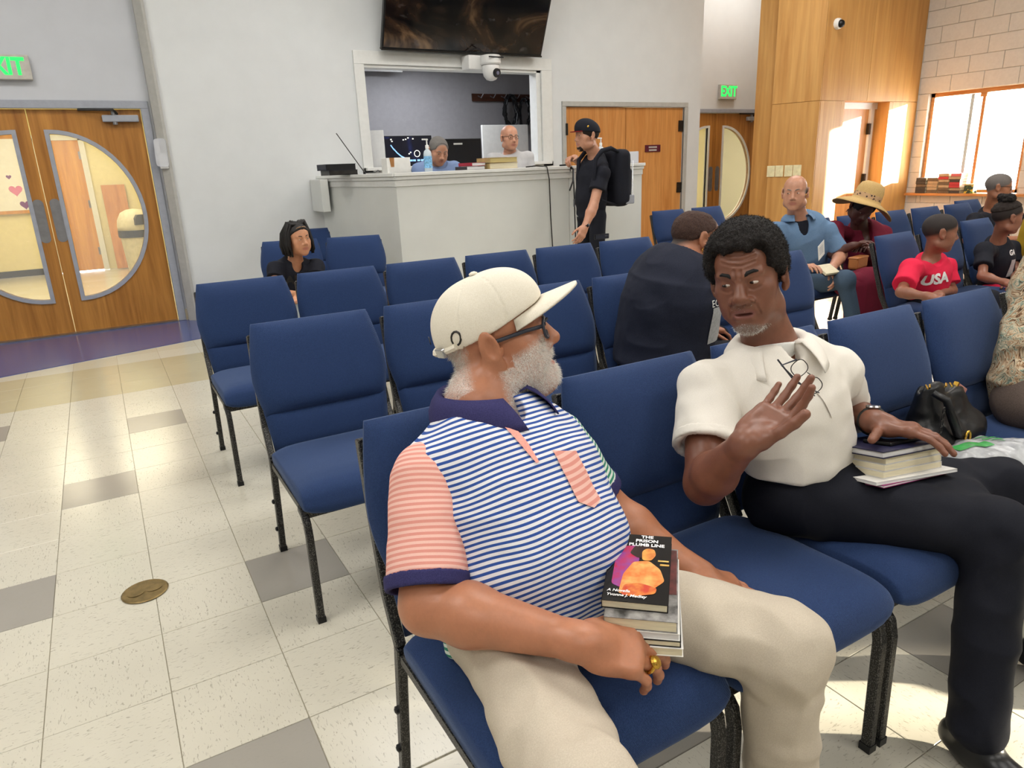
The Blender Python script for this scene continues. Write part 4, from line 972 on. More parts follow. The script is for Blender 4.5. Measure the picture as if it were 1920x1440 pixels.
def strands(name, P, N, L, w, mat, parent, jit=.5, droop=0.0, seed=0, dirv=None):
    """many tiny hair blades, one mesh"""
    R = np.random.RandomState(seed); n = len(P); d = N+R.normal(0, jit, (n, 3))+(0 if dirv is None else np.array(dirv)); d /= np.linalg.norm(d, axis=1)[:, None]
    s_ = np.cross(d, R.normal(0, 1, (n, 3))); s_ /= np.linalg.norm(s_, axis=1)[:, None]; l = L*R.uniform(.6, 1.2, (n, 1))
    a = P-N*.001-s_*w; b = P-N*.001+s_*w; c = P+d*l+np.array([0, 0, -droop])*l
    v = np.stack([a, b, c], 1).reshape(-1, 3)-np.array(parent.location); f = np.arange(3*n).reshape(-1, 3); o = link(name, np_mesh(name, v, f), mat, parent); o['kind'] = 'stuff'; return o
# ------------------------------------------------------------------ materials of the two men in front
SK = {}
SK['tan'] = skin('warm_brown_skin', srgb(186, 124, 92), srgb(176, 98, 86), beard=srgb(226, 220, 214))
SK['dark'] = skin('deep_brown_skin', srgb(132, 84, 64), srgb(136, 84, 78), dark=.78, beard=srgb(120, 112, 106))
M['nail'] = plain('fingernail', srgb(214, 168, 148), .3, var=.02)
M['nail2'] = plain('fingernail_dark', srgb(190, 140, 122), .3, var=.02)
M['ivorycap'] = cloth('cream_cotton_twill', srgb(222, 214, 196), srgb(236, 230, 216), 500, .8, .15, .02)
M['navyknit'] = cloth('navy_rib_knit', srgb(44, 42, 84), srgb(62, 60, 106), 500)
M['khaki'] = cloth('khaki_cotton', srgb(190, 178, 160), srgb(206, 195, 178), 500, .8, .12, .03)
M['silver'] = plain('brushed_steel', srgb(180, 180, 182), .25, 1)
M['gold'] = plain('gold', srgb(212, 168, 74), .25, 1)
M['slate'] = plain('slate_plastic', srgb(44, 48, 60), .4)
def striped(name, a, b, freq, duty=.5):
    t = NT(name); s_ = t.attr('st'); w = t.math('FRACT', t.math('MULTIPLY', s_, freq)); v = t.coord(); n = t.noise(v, 420, 2)
    m = t.ramp(w, [(0, (0, 0, 0)), (.04, (1, 1, 1)), (duty, (1, 1, 1)), (duty+.05, (0, 0, 0))]); c = t.mix(m, b, a); c = t.mix(t.math('MULTIPLY', n, .12), c, tuple(x*.5 for x in a[:3])+(1,)); t.bump(n, .2, .0015)
    return t.set(c, .85, 0, .2)
M['sblue'] = striped('blue_white_stripe', srgb(52, 84, 158), srgb(234, 234, 238), 95, .46); M['spink'] = striped('pink_stripe', srgb(222, 150, 138), srgb(238, 192, 180), 95, .5); M['sgreen'] = striped('green_stripe', srgb(58, 138, 112), srgb(226, 234, 226), 95, .48)
def person(loc, label): return empty('person', loc, 0, label, 'person')
def collar(parent, c, up, front, r0, r1, h, drop, mat, gap=.45, point=.03, rise=.0, name='collar', n=36, tilt=.25):
    """fold-down polo collar around the neck: c centre of neck base, front = open direction"""
    u = nrm(up); f = np.array(front, float); f = nrm(f-u*(f@u)); s_ = np.cross(f, u); v = []; rows = 7; c = np.array(c, float)
    for i in range(n+1):
        t = gap+(2*math.pi-2*gap)*i/n; k = abs(i/n-.5)*2; d = f*math.cos(t)+s_*math.sin(t); tip = max(0, k-.55)/.45
        top = c+d*r0*(1+.06*tip)+u*(h*(1-.35*k*k)+rise); low = c+d*(r1*(1+.10*tip))-u*(drop*(1+.1*tip))+f*point*tip**1.5
        fold = top+d*.006+u*.002; inn = c+d*(r0*.97)-u*.01
        for j in range(rows):
            q = j/(rows-1)
            if q < .25: p = inn+(top-inn)*(q/.25)
            else:
                w = (q-.25)/.75; p = fold+(low-fold)*w+d*.012*math.sin(math.pi*w)
            v.append(p-np.array(parent.location))
    fc = [(i*rows+j, (i+1)*rows+j, (i+1)*rows+j+1, i*rows+j+1) for i in range(n) for j in range(rows-1)]
    o = link(name, np_mesh(name, np.array(v), np.array(fc)), mat, parent); md = o.modifiers.new('thick', 'SOLIDIFY'); md.thickness = .003; md.offset = 0; return o
def arc(H, pts): return [Vector(H.p(*p)) for p in pts]
def spectacles(H, parent, mat, lens=True, r=.0022, full=True, w=.024, hh=.017, z=.008, y=.103, temple=.0028, name='eyeglasses'):
    off = Vector(parent.location); g = MB(); L = lambda p: Vector(H.p(*p))-off; fr = None
    for s_ in (-1, 1):
        ring = [(s_*.033+w*math.copysign(abs(math.cos(t))**.7, math.cos(t)), y-.006*abs(math.cos(t))*(1 if s_*math.cos(t) > 0 else .2)-.004, z+hh*math.copysign(abs(math.sin(t))**.7, math.sin(t))) for t in [k*2*math.pi/24 for k in range(24)]]
        rim = MB().tube([L(p) for p in ring], r*H.k, 6, closed=True).build('rim', mat, parent, smooth=True); fr = fr or rim
        MB().tube([L(p) for p in ((s_*.057, y-.012, z+.008), (s_*.070, .06, z+.010), (s_*.083, .0, z+.007), (s_*.083, -.012, z-.004))], temple*H.k, 6).build('temple', mat, parent, smooth=True)
        if lens: MB().add([L(p) for p in ring], [tuple(range(24))]).build('lens', M['pane'], parent)
    MB().tube([L(p) for p in ((-.010, y-.006, z+.005), (0, y+.002, z+.009), (.010, y-.006, z+.005))], r*H.k, 6).build('bridge', mat, parent)
from mathutils.bvhtree import BVHTree
def drape(o, parent, pts, d, eps=.003):
    """lay points onto an already built garment along direction d"""
    off = Vector(parent.location); t = BVHTree.FromPolygons([v.co+off for v in o.data.vertices], [p.vertices[:] for p in o.data.polygons]); d = Vector(d).normalized(); out = []
    for p in pts:
        h = t.ray_cast(Vector(p), d)
        q = h[0] if h[0] is not None else t.find_nearest(Vector(p)+d*.3)[0]
        out.append(np.array(q-d*eps))
    return np.array(out)
def quadgrid(c, n=9):
    """n x n grid over a 4 or 5 sided outline (top left, top right, bottom right, [bottom tip], bottom left)"""
    c = [np.array(p, float) for p in c]; tl, tr = c[0], c[1]; br, bl = c[2], c[-1]; mid = c[3] if len(c) == 5 else None; o = []
    for i in range(n):
        for j in range(n):
            a, b = i/(n-1), j/(n-1); lowp = bl+(br-bl)*b
            if mid is not None: lowp = bl+(mid-bl)*b*2 if b < .5 else mid+(br-mid)*(b-.5)*2
            o.append((tl+(tr-tl)*b)*(1-a)+lowp*a)
    return o
def gridfaces(n, m): return np.array([(r*m+c, r*m+c+1, (r+1)*m+c+1, (r+1)*m+c) for r in range(n-1) for c in range(m-1)])
def ribbon(o, parent, pts, w, d, mat, name, eps=.003, side=None):
    P = [np.array(p, float) for p in pts]; Q = []; n = 16
    for i in range(n+1):
        t = i/n*(len(P)-1); k = min(int(t), len(P)-2); f = t-k; c = P[k]*(1-f)+P[k+1]*f; tg = nrm(P[k+1]-P[k]); s_ = np.cross(tg, nrm(d)); ww = w[k]*(1-f)+w[k+1]*f
        for e in (-1, 0, 1): Q.append(c+s_*ww*e)
    R_ = drape(o, parent, Q, d, eps); return link(name, np_mesh(name, R_-np.array(parent.location), gridfaces(n+1, 3)), mat, parent)
def decal(o, parent, text, size, org, xdir, d, mat, name='lettering', bold=.0, sx=1.0, eps=.003, spacing=1.0, shear=0.0):
    """lettering laid on a garment: flat text at org (xdir = reading direction), projected along d"""
    m = text_mesh(text, size, 0.0, bold, shear, spacing=spacing); b = bmesh.new(); b.from_mesh(m); bmesh.ops.triangulate(b, faces=b.faces); bmesh.ops.subdivide_edges(b, edges=[e for e in b.edges if e.calc_length() > size*.25], cuts=1); b.to_mesh(m); b.free()
    x = nrm(xdir); dd = nrm(d); y = nrm(np.cross(x, dd)); y = y if y[2] > 0 else -y
    P = [np.array(org)+x*v.co.x*sx+y*v.co.y for v in m.vertices]; Q = drape(o, parent, P, d, eps)
    for v, q in zip(m.vertices, Q): v.co = q-np.array(parent.location)
    return link(name, m, mat, parent)
def sleeve_hollow(end, d, r): return [('s', flat(np.array(end)-nrm(d)*.018, np.array(end)+nrm(d)*.03, r-.006, r-.004), .004)]
# ------------------------------------------------------------------ man in the white cap
def capped_man():
    root = person((1.0, -1.2, .47), 'person in white cap and striped polo sitting with a pile of books'); h = .0036
    H = Head((1.036, -.955, 1.022), (.86, -.46, .21), (-.155, .12, .978), 1.05); nb = np.array((.965, -1.0, .905))
    shR, elR, wrR = (.815, -1.06, .805), (.745, -1.195, .632), (.912, -1.42, .628)
    shL, elL, wrL = (1.125, -1.02, .80), (1.225, -1.09, .625), (1.325, -1.24, .525)
    st = [((.98, -1.17, .54), .158, .115), ((.99, -1.165, .645), .160, .136), ((.985, -1.09, .76), .160, .118), ((.972, -1.035, .83), .140, .085), (nb, .070, .058)]
    hs, ss = (1, .05, 0), (.38, .05, -.02)
    o = head_ops(H, jaw=1.05, nose=1.12, mouth=.007, fat=.004, ears=1.1, lips=.85); o += neck_ops(H, nb, .060, .072); o += torso_ops(st, hs, ss, -.03)
    o += [('u', H.ell((0, .068, -.093), (.034, .028, .024)), .03), ('u', H.ell((0, .05, -.105), (.045, .04, .026)), .03)]      # beard mass
    for s_ in (-1, 1): o.append(('u', H.ell((s_*.050, .028, -.055), (.014, .034, .036)), .03))
    o += arm_ops(shR, elR, wrR, 1.04, .052, .007)+arm_ops(shL, elL, wrL, 1.04, .052, .004)
    hR, nR = hand_ops(wrR, (.125, -.050, -.050), (-.15, -.45, .85), -1, 1.02, ((.22, .45, .25), (.26, .50, .30), (.34, .55, .30), (.45, .60, .30)), .09, ((.55, -.35), .2, .3), 1.15)
    hL, nL = hand_ops(wrL, (.125, -.14, -.055), (.2, .1, 1), 1, 1.0, ((.15, .3, .3), (.1, .3, .3), (.12, .3, .3), (.15, .35, .3)), .10, ((.8, -.1), .3, .3), 1.05)
    o += hR+hL; lo, hi = bounds([H.p(0, 0, .13), H.p(0, .13, 0), elR, wrL, (1.0, -1.2, .5), np.array(wrR)+(.2, -.18, -.15), np.array(wrL)+(.2, -.2, -.1)], .13)
    def beard(P, N):
        q = H.L(P); x, y, z = q[:, 0], q[:, 1], q[:, 2]
        b = np.clip((-.018-z+.35*(y-.03)*(y > .03))/.02, 0, 1)*np.clip((y+.012)/.02, 0, 1)*np.clip((z+.145)/.02, 0, 1)
        b *= np.clip((z+.128+.25*(.06-y))/.015, 0, 1); b *= np.clip((np.abs(x)-.018+np.maximum(0, -.044-z)*3)/.012, 0, 1)*(1-np.clip((1.1-np.sqrt((x/.024)**2+((z+.066)/.010)**2))/.2, 0, 1)*(y > .07))
        side = np.clip((y+.02)/.01, 0, 1)*np.clip((.02-y)/.01, 0, 1)*np.clip((.03-z)/.02, 0, 1)*np.clip((z+.05)/.02, 0, 1)*(np.abs(x) > .06)
        mus = np.clip((1.2-np.sqrt((x/.030)**2+((z+.0475)/.008)**2))/.3, 0, 1)*(y > .07)
        nape = np.clip((-.055-y)/.02, 0, 1)*np.clip((z+.075)/.02, 0, 1)*(z < .03)*.8
        return np.clip(b+mus+side*.8+nape, 0, 1)*(np.abs(z) < .16)*((z < -.045) | (y > .022) | (y < -.05))*(np.abs(x) < .12)*(np.abs(y) < .14)
    at = dict(face_attr(H), beard=beard)
    body = flesh('body', o, h, lo, hi, SK['tan'], root, None, at)
    # beard hair
    m = body.data; v = np.zeros(len(m.vertices)*3, f32); m.vertices.foreach_get('co', v); v = v.reshape(-1, 3)+np.array(root.location); nn = np.zeros(len(v)*3, f32); m.vertices.foreach_get('normal', nn); nn = nn.reshape(-1, 3)
    bm_ = beard(v, nn); R = np.random.RandomState(2); idx = np.nonzero(R.uniform(0, 1, len(v)) < bm_*.8)[0]; idx = np.concatenate([idx]*3)
    M['whitehair'] = plain('white_hair', srgb(236, 232, 226), .6, var=.12, nscale=300); M['greyhair'] = plain('grey_hair', srgb(150, 140, 132), .6, var=.15, nscale=300)
    jitp = v[idx]+R.normal(0, .0014, (len(idx), 3)); dn = -.5*H.R[2]+.2*H.R[1]
    strands('beard', jitp, nn[idx], .0075, .00032, M['whitehair'], root, .45, .2, 3, dn)
    i2 = idx[::9]; strands('beard_grey', v[i2]+R.normal(0, .0012, (len(i2), 3)), nn[i2], .006, .0003, M['greyhair'], root, .5, .2, 5, dn)
    eyes(H, root, (0, 0)); put_nails(nR, root, M['nail']); put_nails(nL, root, M['nail'])
    off = np.array(root.location)
    MB().tube([Vector(H.p(x, .0885, -.0595)-off) for x in (-.013, -.006, 0, .006, .013)], .0034, 6).build('teeth', M['paper'], root)
    brows(H, root, M['greyhair'], r=.0032); spectacles(H, root, M['slate'], temple=.0042, r=.003, w=.026, hh=.019, z=.006)
    # shirt: striped body, pink right sleeve, green left sleeve
    so = torso_ops(st, hs, ss, .012, .06)
    so += [('u', cone((.93, -1.03, .808), (.84, -1.05, .80), .066, .062), .05), ('u', cone((1.02, -1.02, .808), (1.10, -1.02, .80), .066, .058), .05), ('s', cone(nb+(0, 0, -.02), H.p(0, -.02, -.03), .062, .068), .01), ('s', ell(nb+np.array((.015, -.075, -.01)), (.035, .05, .07)), .01)]
    so += [('i', plane((1.0, -1.15, .515), (-.05, .05, -1)), .02), ('i', plane(nb+(0, 0, .012), (-.05, .2, 1)), .006)]
    axis = nrm(np.array(nb)-np.array(st[0][0])); stp = lambda P, N: (P-np.array(st[0][0]))@axis+.006*vnoise(P, 11, 3)+.10*((P[:, 0]-1.0)**2)-.25*np.maximum(0, -1.12-P[:, 1])**2
    lo2, hi2 = bounds([s_[0] for s_ in st]+[shR, shL], .24)
    sh = flesh('shirt', so, .005, lo2, hi2, M['sblue'], root, wrinkle(.006, (7, 7, 12), 4, .0015), {'st': stp})
    for sh_, el_, k, mt, r0, r1, ln, inn in ((shR, elR, 'R', 'spink', .064, .077, .80, (.875, -1.045, .805)), (shL, elL, 'L', 'sgreen', .060, .062, .70, (1.06, -1.02, .80))):
        a, b = np.array(sh_), np.array(el_); e = a+(b-a)*ln; ops = [('u', cone(inn, a, r0*.8, r0), 0), ('u', flat(a, e, r0, r1), .02), ('u', cone(a, a+(b-a)*.3, r0*1.02, r0*1.04), .02)]+sleeve_hollow(e, b-a, r1-.007)
        ops += [('s', flat(e-nrm(b-a)*.0, e+nrm(b-a)*.2, .2, .2), .0)]; ax_ = nrm(b-a)
        flesh('sleeve', ops, .0045, *bounds([a, e, inn], .12), M[mt], root, wrinkle(.004, (10, 10, 12), 7), {'st': lambda P, N, a=a, ax_=ax_: (P-a)@ax_+.004*vnoise(P, 12, 6)})
        cops = [('u', flat(e-ax_*.004, e+ax_*.022, r1+.004, r1+.001), 0), ('s', flat(e-ax_*.05, e+ax_*.05, r1-.007, r1-.009), .002)]; flesh('cuff', cops, .004, *bounds([e], .12), M['navyknit'], root)
    collar(root, nb+(.004, -.002, .004), (-.05, .12, 1), (.45, -1, -.25), .074, .108, .042, .030, M['navyknit'], .45, .040)
    M['pinkflat'] = cloth('pink_placket', srgb(226, 158, 146))
    ribbon(sh, root, [(.946, -1.4, .925), (.953, -1.4, .905), (.964, -1.4, .876), (.970, -1.4, .852)], (.006, .008, .007, .003), (0, 1, 0), M['pinkflat'], 'placket', .005)
    pk = [(1.010, .862), (1.066, .846), (1.076, .768), (1.050, .764), (1.020, .782)]; P3 = drape(sh, root, [(x, -1.5, z) for x, z in quadgrid(pk)], (0, 1, 0), .0035)
    link('pocket', np_mesh('pocket', P3-off, gridfaces(9, 9), {'st': P3[:, 2]}), M['spink'], root)
    # trousers and shoes
    hpR, knR, anR = (.895, -1.15, .525), (.815, -1.57, .495), (.83, -1.62, .09); hpL, knL, anL = (1.07, -1.15, .525), (1.315, -1.49, .495), (1.365, -1.48, .09)
    to = [('u', loft((.985, -1.10, .52), (.985, -1.19, .55), (1, 0, 0), (.158, .08), (.15, .09)), 0)]+leg_ops(hpR, knR, anR, .083, .074, .062, .05, 1.2)+leg_ops(hpL, knL, anL, .083, .076, .064, .05, 1.15)+[('s', plane((0, 0, .07), (0, 0, 1)), 0)]
    lo3, hi3 = bounds([hpR, knR, anR, knL, anL, (1, -1.05, .5)], .15); flesh('trousers', to, .006, lo3, hi3, M['khaki'], root, wrinkle(.011, (11, 11, 11), 11, .004, (28, 28, 28)))
    for an in (anR, anL): shoe(root, an, (0, -1, 0), M['black'])
    # green shirt tail at his right hip
    flesh('shirt_tail', [('u', loft((.83, -1.10, .60), (.815, -1.165, .485), (.3, -1, 0), (.05, .014), (.045, .016)), 0), ('u', loft((.83, -1.14, .56), (.84, -1.20, .50), (.2, -1, 0), (.03, .012), (.02, .01)), .01)], .004, (.72, -1.28, .42), (.95, -1.0, .68), M['sgreen'], root, wrinkle(.005, (20, 20, 20), 3), {'st': lambda P, N: P[:, 2]*.8+P[:, 1]*.3})
    # ring
    rc, rd, rn, rr = nR[3]; base = np.array(wrR)
    # cap
    cap_ops = cranium(H, .010, 1.0)+[('u', H.ell((0, .03, .072), (.062, .070, .058)), .03), ('s', plane(H.p(0, -.09, -.022), -(H.R[2]-.36*H.R[1])), 0)]
    cap_ops[-1] = ('i', plane(H.p(0, -.115, -.004), -(H.R[2]-.31*H.R[1])), .004)
    cp = flesh('cap', cap_ops+[('s', H.ell((0, -.016, .01), (.081, .10, .06)), .004)], .0035, *bounds([H.p(0, 0, .05)], .2), M['ivorycap'], root, lambda P, N: .0022*vnoise(P, 24, 3)-.0016*(np.abs(((np.arctan2(H.L(P)[:, 0], H.L(P)[:, 1]+.016)/(math.pi/3)) % 1)-.5) > .485))
    bv = []; n, mm = 24, 9
    for i in range(n+1):
        t = -1+2*i/n; a = t*1.12
        for j in range(mm+1):
            q = j/mm; ex = .080*max(0, 1-abs(t)**2.2)**.75; x = math.sin(a)*.082; y = .0+math.cos(a)*.098+q*ex; y0 = math.cos(a)*.098; z = -.004+.31*(y0+.115)-.002+q*ex*.16-.022*t*t*q
            bv.append(H.p(x*(1+.06*q), y, z)-off)
    br = link('brim', np_mesh('brim', np.array(bv), np.array([(i*(mm+1)+j, (i+1)*(mm+1)+j, (i+1)*(mm+1)+j+1, i*(mm+1)+j+1) for i in range(n) for j in range(mm)])), M['ivorycap'], cp); md = br.modifiers.new('t', 'SOLIDIFY'); md.thickness = .0045
    br.matrix_parent_inverse = Matrix.Identity(4)
    MB().lathe([(.009, 0), (.009, .003), (.004, .006)], 12, axes(Vector(H.p(0, -.012, .1345)-off), H.R[0], z=H.R[2])).build('button', M['ivorycap'], cp)
    cb = lambda ph, dz=0.: (lambda x, y: Vector(H.p(x, y, -.004+.31*(y+.115)+.012+dz)-off))(.0865*math.sin(ph), -.016-.109*math.cos(ph))
    MB().tube([cb(t) for t in np.linspace(-.8, 1.0, 12)], .0065, 6).build('strap', M['ivorycap'], cp)
    bn = H.R[0]*math.sin(.62)-H.R[1]*math.cos(.62); MB().box(-.013, .013, -.005, .005, -.010, .010, axes(cb(.62)+Vector(bn)*.004, np.cross(H.R[2], bn), z=H.R[2]+.15*bn)).build('buckle', M['silver'], cp, .002)
    MB().tube([cb(1.05+.10*math.cos(t), .014+.013*math.sin(t)) for t in [k*math.pi/6 for k in range(-3, 8)]], .0024, 6).build('strap_loop', M['dkmetal'], cp)
    ln_ = H.R[0]*math.sin(.15)-H.R[1]*math.cos(.15); lettering('CA', .020, axes(cb(.15, .028)+Vector(ln_)*.004, np.cross(H.R[2], ln_), z=ln_), M['slate'], cp, .001)
    # signet ring on the ring finger
    return root, H, nR, hR
def shoe(root, an, d, mat, k=1.0, sole=None):
    a = np.array(an, float); d = nrm((d[0], d[1], 0)); a[2] = 0; s_ = np.cross(d, (0, 0, 1)); z0 = a+np.array((0, 0, .045*k))
    ops = [('u', loft(z0-d*.05*k, z0+d*.16*k+(0, 0, -.008), s_, (.036*k, .04*k), (.042*k, .032*k)), 0), ('u', cone(z0, z0+(0, 0, .06*k), .042*k, .046*k), .03), ('i', plane((0, 0, .004), (0, 0, -1)), 0)]
    flesh('shoe', ops, .006, *bounds([z0-d*.08, z0+d*.2], .09), mat, root)
cm_root, cm_H, cm_n, _ = capped_man()

# ------------------------------------------------------------------ man in the white polo
M['polo'] = cloth('white_pique', srgb(226, 220, 210), srgb(238, 233, 224), 700, .85, .2, .02)
M['navytw'] = cloth('dark_navy_twill', srgb(16, 18, 26), srgb(26, 28, 38), 600, .8, .15, .03)
M['afro'] = hairmat('black_curly_hair', srgb(14, 12, 12), srgb(40, 34, 32), 160); M['blackhair'] = plain('black_hair', srgb(20, 17, 17), .6, var=.2, nscale=200)
def polo_man():
    root = person((1.83, -1.12, .47), 'person in white polo turned to talk, one hand raised'); h = .0032; off = np.array(root.location)
    H = Head((1.705, -1.017, 1.079), (-.86, -.50, -.06), (-.14, .13, .98), 1.0); nb = np.array((1.78, -1.035, .905))
    shR, elR, wrR = (1.585, -1.015, .825), (1.452, -1.15, .655), (1.402, -1.30, .815); shL, elL, wrL = (1.975, -1.085, .815), (2.13, -1.03, .65), (1.985, -1.205, .705)
    st = [((1.84, -1.09, .53), .15, .10), ((1.825, -1.10, .64), .147, .108), ((1.80, -1.075, .765), .160, .108), ((1.79, -1.05, .835), .145, .082), (nb, .068, .056)]
    hs, ss = (.92, .35, 0), (.40, -.07, -.01)
    o = head_ops(H, jaw=1.02, nose=1.30, mouth=.0035, frown=1.5, ears=1.15, lips=1.15, wide=.97)+neck_ops(H, nb, .056, .064, -.022)+torso_ops(st, hs, ss, -.03)
    o += arm_ops(shR, elR, wrR, 1.0, .050, .004)+arm_ops(shL, elL, wrL, 1.0, .050, .004)
    hR, nR = hand_ops(wrR, (.80, -.10, .56), (.05, .25, -.95), -1, .95, ((.42, .35, .25), (.18, .25, .15), (.06, .2, .1), (-.12, .15, .1)), .13, ((.60, -.45), .1, .15), 1.1)
    hL, nL = hand_ops(wrL, (.045, -.13, -.005), (.1, .05, 1), 1, .98, ((.12, .35, .25), (.12, .35, .25), (.14, .35, .25), (.18, .35, .25)), .12, ((1.45, -.05), -.05, .0), 1.05)
    o += hR+hL; lo, hi = bounds([H.p(0, 0, .13), H.p(0, .13, 0), elR, elL, (1.84, -1.1, .5), np.array(wrR)+(.2, -.2, .2), np.array(wrL)+(.1, -.25, -.05)], .12)
    def beard(P, N):
        q = H.L(P); x, y, z = q[:, 0], q[:, 1], q[:, 2]; chin = np.clip((1.15-np.sqrt((x/.040)**2+((z+.108)/.020)**2))/.35, 0, 1)*(y > .0)
        mus = .12*np.clip((1.2-np.sqrt((x/.030)**2+((z+.0485)/.006)**2))/.3, 0, 1)*(y > .07); return np.clip(chin+mus, 0, 1)*(np.abs(z) < .15)*(np.abs(x) < .1)
    fold = [(1.0, (-.038, .055), (-.012, .050), (.014, .054), (.036, .062)), (1.0, (-.040, .066), (-.01, .062), (.016, .066), (.034, .074)), (.7, (-.036, .078), (-.008, .075), (.018, .078)), (1.3, (-.006, .022), (-.007, .040)), (1.3, (.006, .022), (.007, .042)),
            (1.2, (.020, -.030), (.031, -.045), (.036, -.066)), (1.2, (-.020, -.030), (-.031, -.045), (-.036, -.066)), (.8, (.018, -.004), (.030, -.009), (.044, -.004)), (.8, (-.018, -.004), (-.030, -.009), (-.044, -.004))]
    body = flesh('body', o, h, lo, hi, SK['dark'], root, creases(H, fold, .0020, .0024), dict(face_attr(H), beard=beard))
    m = body.data; v = np.zeros(len(m.vertices)*3, f32); m.vertices.foreach_get('co', v); v = v.reshape(-1, 3)+off; nn = np.zeros(len(v)*3, f32); m.vertices.foreach_get('normal', nn); nn = nn.reshape(-1, 3)
    b_ = beard(v, nn); R = np.random.RandomState(5); idx = np.nonzero(R.uniform(0, 1, len(v)) < b_*.9)[0]; strands('goatee', v[idx]+R.normal(0, .001, (len(idx), 3)), nn[idx], .005, .0003, M['whitehair'], root, .5, .2, 6)
    eyes(H, root, (5.0, 0), white=(204, 190, 178), rz=.0055)
    brows(H, root, M['blackhair'], r=.0042, frown=.004, y=.001)
    MB().tube([Vector(H.p(x, .0875, -.0595)-off) for x in (-.011, -.005, 0, .005, .011)], .0028, 6).build('teeth', M['paper'], root)
    put_nails(nL, root, M['nail2']); put_nails(nR[:4], root, M['nail2'])
    ho = cranium(H, .017, .98)+[('u', H.ell((0, .0, .075), (.080, .098, .072)), .03), ('i', plane(H.p(0, -.09, -.062), -(H.R[2]-.66*H.R[1])), .01), ('s', H.ell((0, .118, .022), (.066, .068, .072)), .012), ('s', H.ell((.052, .088, .062), (.024, .03, .032)), .012), ('s', H.ell((-.052, .088, .062), (.024, .03, .032)), .012), ('s', H.ell((0, .0, -.05), (.079, .10, .07)), .004)]
    hair = flesh('hair', ho, .0035, *bounds([H.c], .19), M['afro'], root, lambda P, N: .0028*vnoise(P, 120, 2)+.0022*vnoise(P, 55, 4))
    m = hair.data; v = np.zeros(len(m.vertices)*3, f32); m.vertices.foreach_get('co', v); v = v.reshape(-1, 3)+off; nn = np.zeros(len(v)*3, f32); m.vertices.foreach_get('normal', nn); nn = nn.reshape(-1, 3); out = np.nonzero(np.einsum('ij,ij->i', v-H.c, nn) > 0)[0]
    strands('hair_fuzz', v[out]+R.normal(0, .001, (len(out), 3)), nn[out], .0055, .0006, M['blackhair'], root, .7, 0, 8)
    # polo shirt
    so = torso_ops(st, hs, ss, .013, .06)+[('u', cone((1.74, -1.04, .822), (1.62, -1.02, .822), .066, .060), .05), ('u', cone((1.84, -1.05, .82), (1.95, -1.08, .815), .066, .058), .05)]
    for sh_, el_, k, r0, r1 in ((shR, elR, .62, .058, .074), (shL, elL, .72, .058, .066)):
        a, b = np.array(sh_), np.array(el_); e = a+(b-a)*k; so += [('u', flat(a-nrm(b-a)*.02, e, r0, r1), .02), ('u', ball(a, r0+.004), .02)]+[('s', flat(e-nrm(b-a)*.016, e+nrm(b-a)*.03, r1-.012, r1-.010), .003)]
    so += [('s', cone(nb+(0, 0, -.03), H.p(0, -.02, -.04), .058, .066), .01), ('s', ell(nb+np.array((-.02, -.055, -.015)), (.034, .05, .055)), .012), ('i', plane(nb+(0, 0, .010), (-.1, .15, 1)), .006), ('i', plane((1.84, -1.11, .598), (.0, -.05, -1)), .01)]
    sh = flesh('shirt', so, .0045, *bounds([s_[0] for s_ in st]+[shR, shL, elR, elL], .17), M['polo'], root, wrinkle(.010, (9, 9, 12), 21, .003, (24, 24, 30)))
    for sh_, el_, k, r1 in ((shR, elR, .62, .074), (shL, elL, .72, .066)):
        a, b = np.array(sh_), np.array(el_); ax_ = nrm(b-a); e = a+(b-a)*k; flesh('cuff', [('u', flat(e-ax_*.024, e+ax_*.001, r1+.0015, r1+.0035), 0), ('s', flat(e-ax_*.05, e+ax_*.05, r1-.010, r1-.010), .002)], .004, *bounds([e], .12), M['polo'], root)
    collar(root, nb+(-.004, -.002, .002), (-.08, .1, 1), (-.55, -1, -.2), .071, .118, .034, .040, M['polo'], .55, .050)
    ribbon(sh, root, [(1.755, -1.5, .852), (1.775, -1.5, .81), (1.79, -1.5, .775)], (.015, .016, .016), (0, 1, 0), M['polo'], 'placket', .004)
    flesh('undershirt', [('u', cone(nb+(0, .0, -.03), nb+(-.012, -.010, .012), .066, .0635), 0), ('i', plane(nb+(0, 0, .0), (.1, .35, 1)), .003)], .004, *bounds([nb], .11), M['paper'], root)
    # trousers
    hpR, knR, anR = (1.765, -1.13, .525), (2.02, -1.50, .510), (1.885, -1.60, .10); hpL, knL, anL = (1.93, -1.10, .52), (2.30, -1.38, .50), (2.36, -1.55, .12)
    to = [('u', loft((1.84, -1.08, .52), (1.84, -1.12, .575), (.92, .35, 0), (.158, .10), (.156, .108)), 0)]+leg_ops(hpR, knR, anR, .086, .072, .056, .05)+leg_ops(hpL, knL, anL, .086, .070, .055, .05)
    to += [('u', cone((1.83, -1.17, .52), (2.1, -1.38, .505), .07, .07), .08)]
    flesh('trousers', to, .006, *bounds([hpR, knR, anR, knL, anL, (1.84, -1.0, .5)], .13), M['navytw'], root, wrinkle(.009, (10, 10, 10), 31, .003, (26, 26, 26)))
    flesh('belt', [('u', loft((1.832, -1.115, .585), (1.83, -1.115, .612), (.92, .35, 0), (.154, .110), (.154, .112)), 0), ('i', plane((0, 0, .612), (0, 0, 1)), 0), ('i', plane((0, 0, .582), (0, 0, -1)), 0)], .005, *bounds([(1.83, -1.115, .6)], .24), M['black'], root)
    for an, d in ((anR, (-.2, -1, 0)), (anL, (.3, -1, 0))): shoe(root, an, d, M['black'])
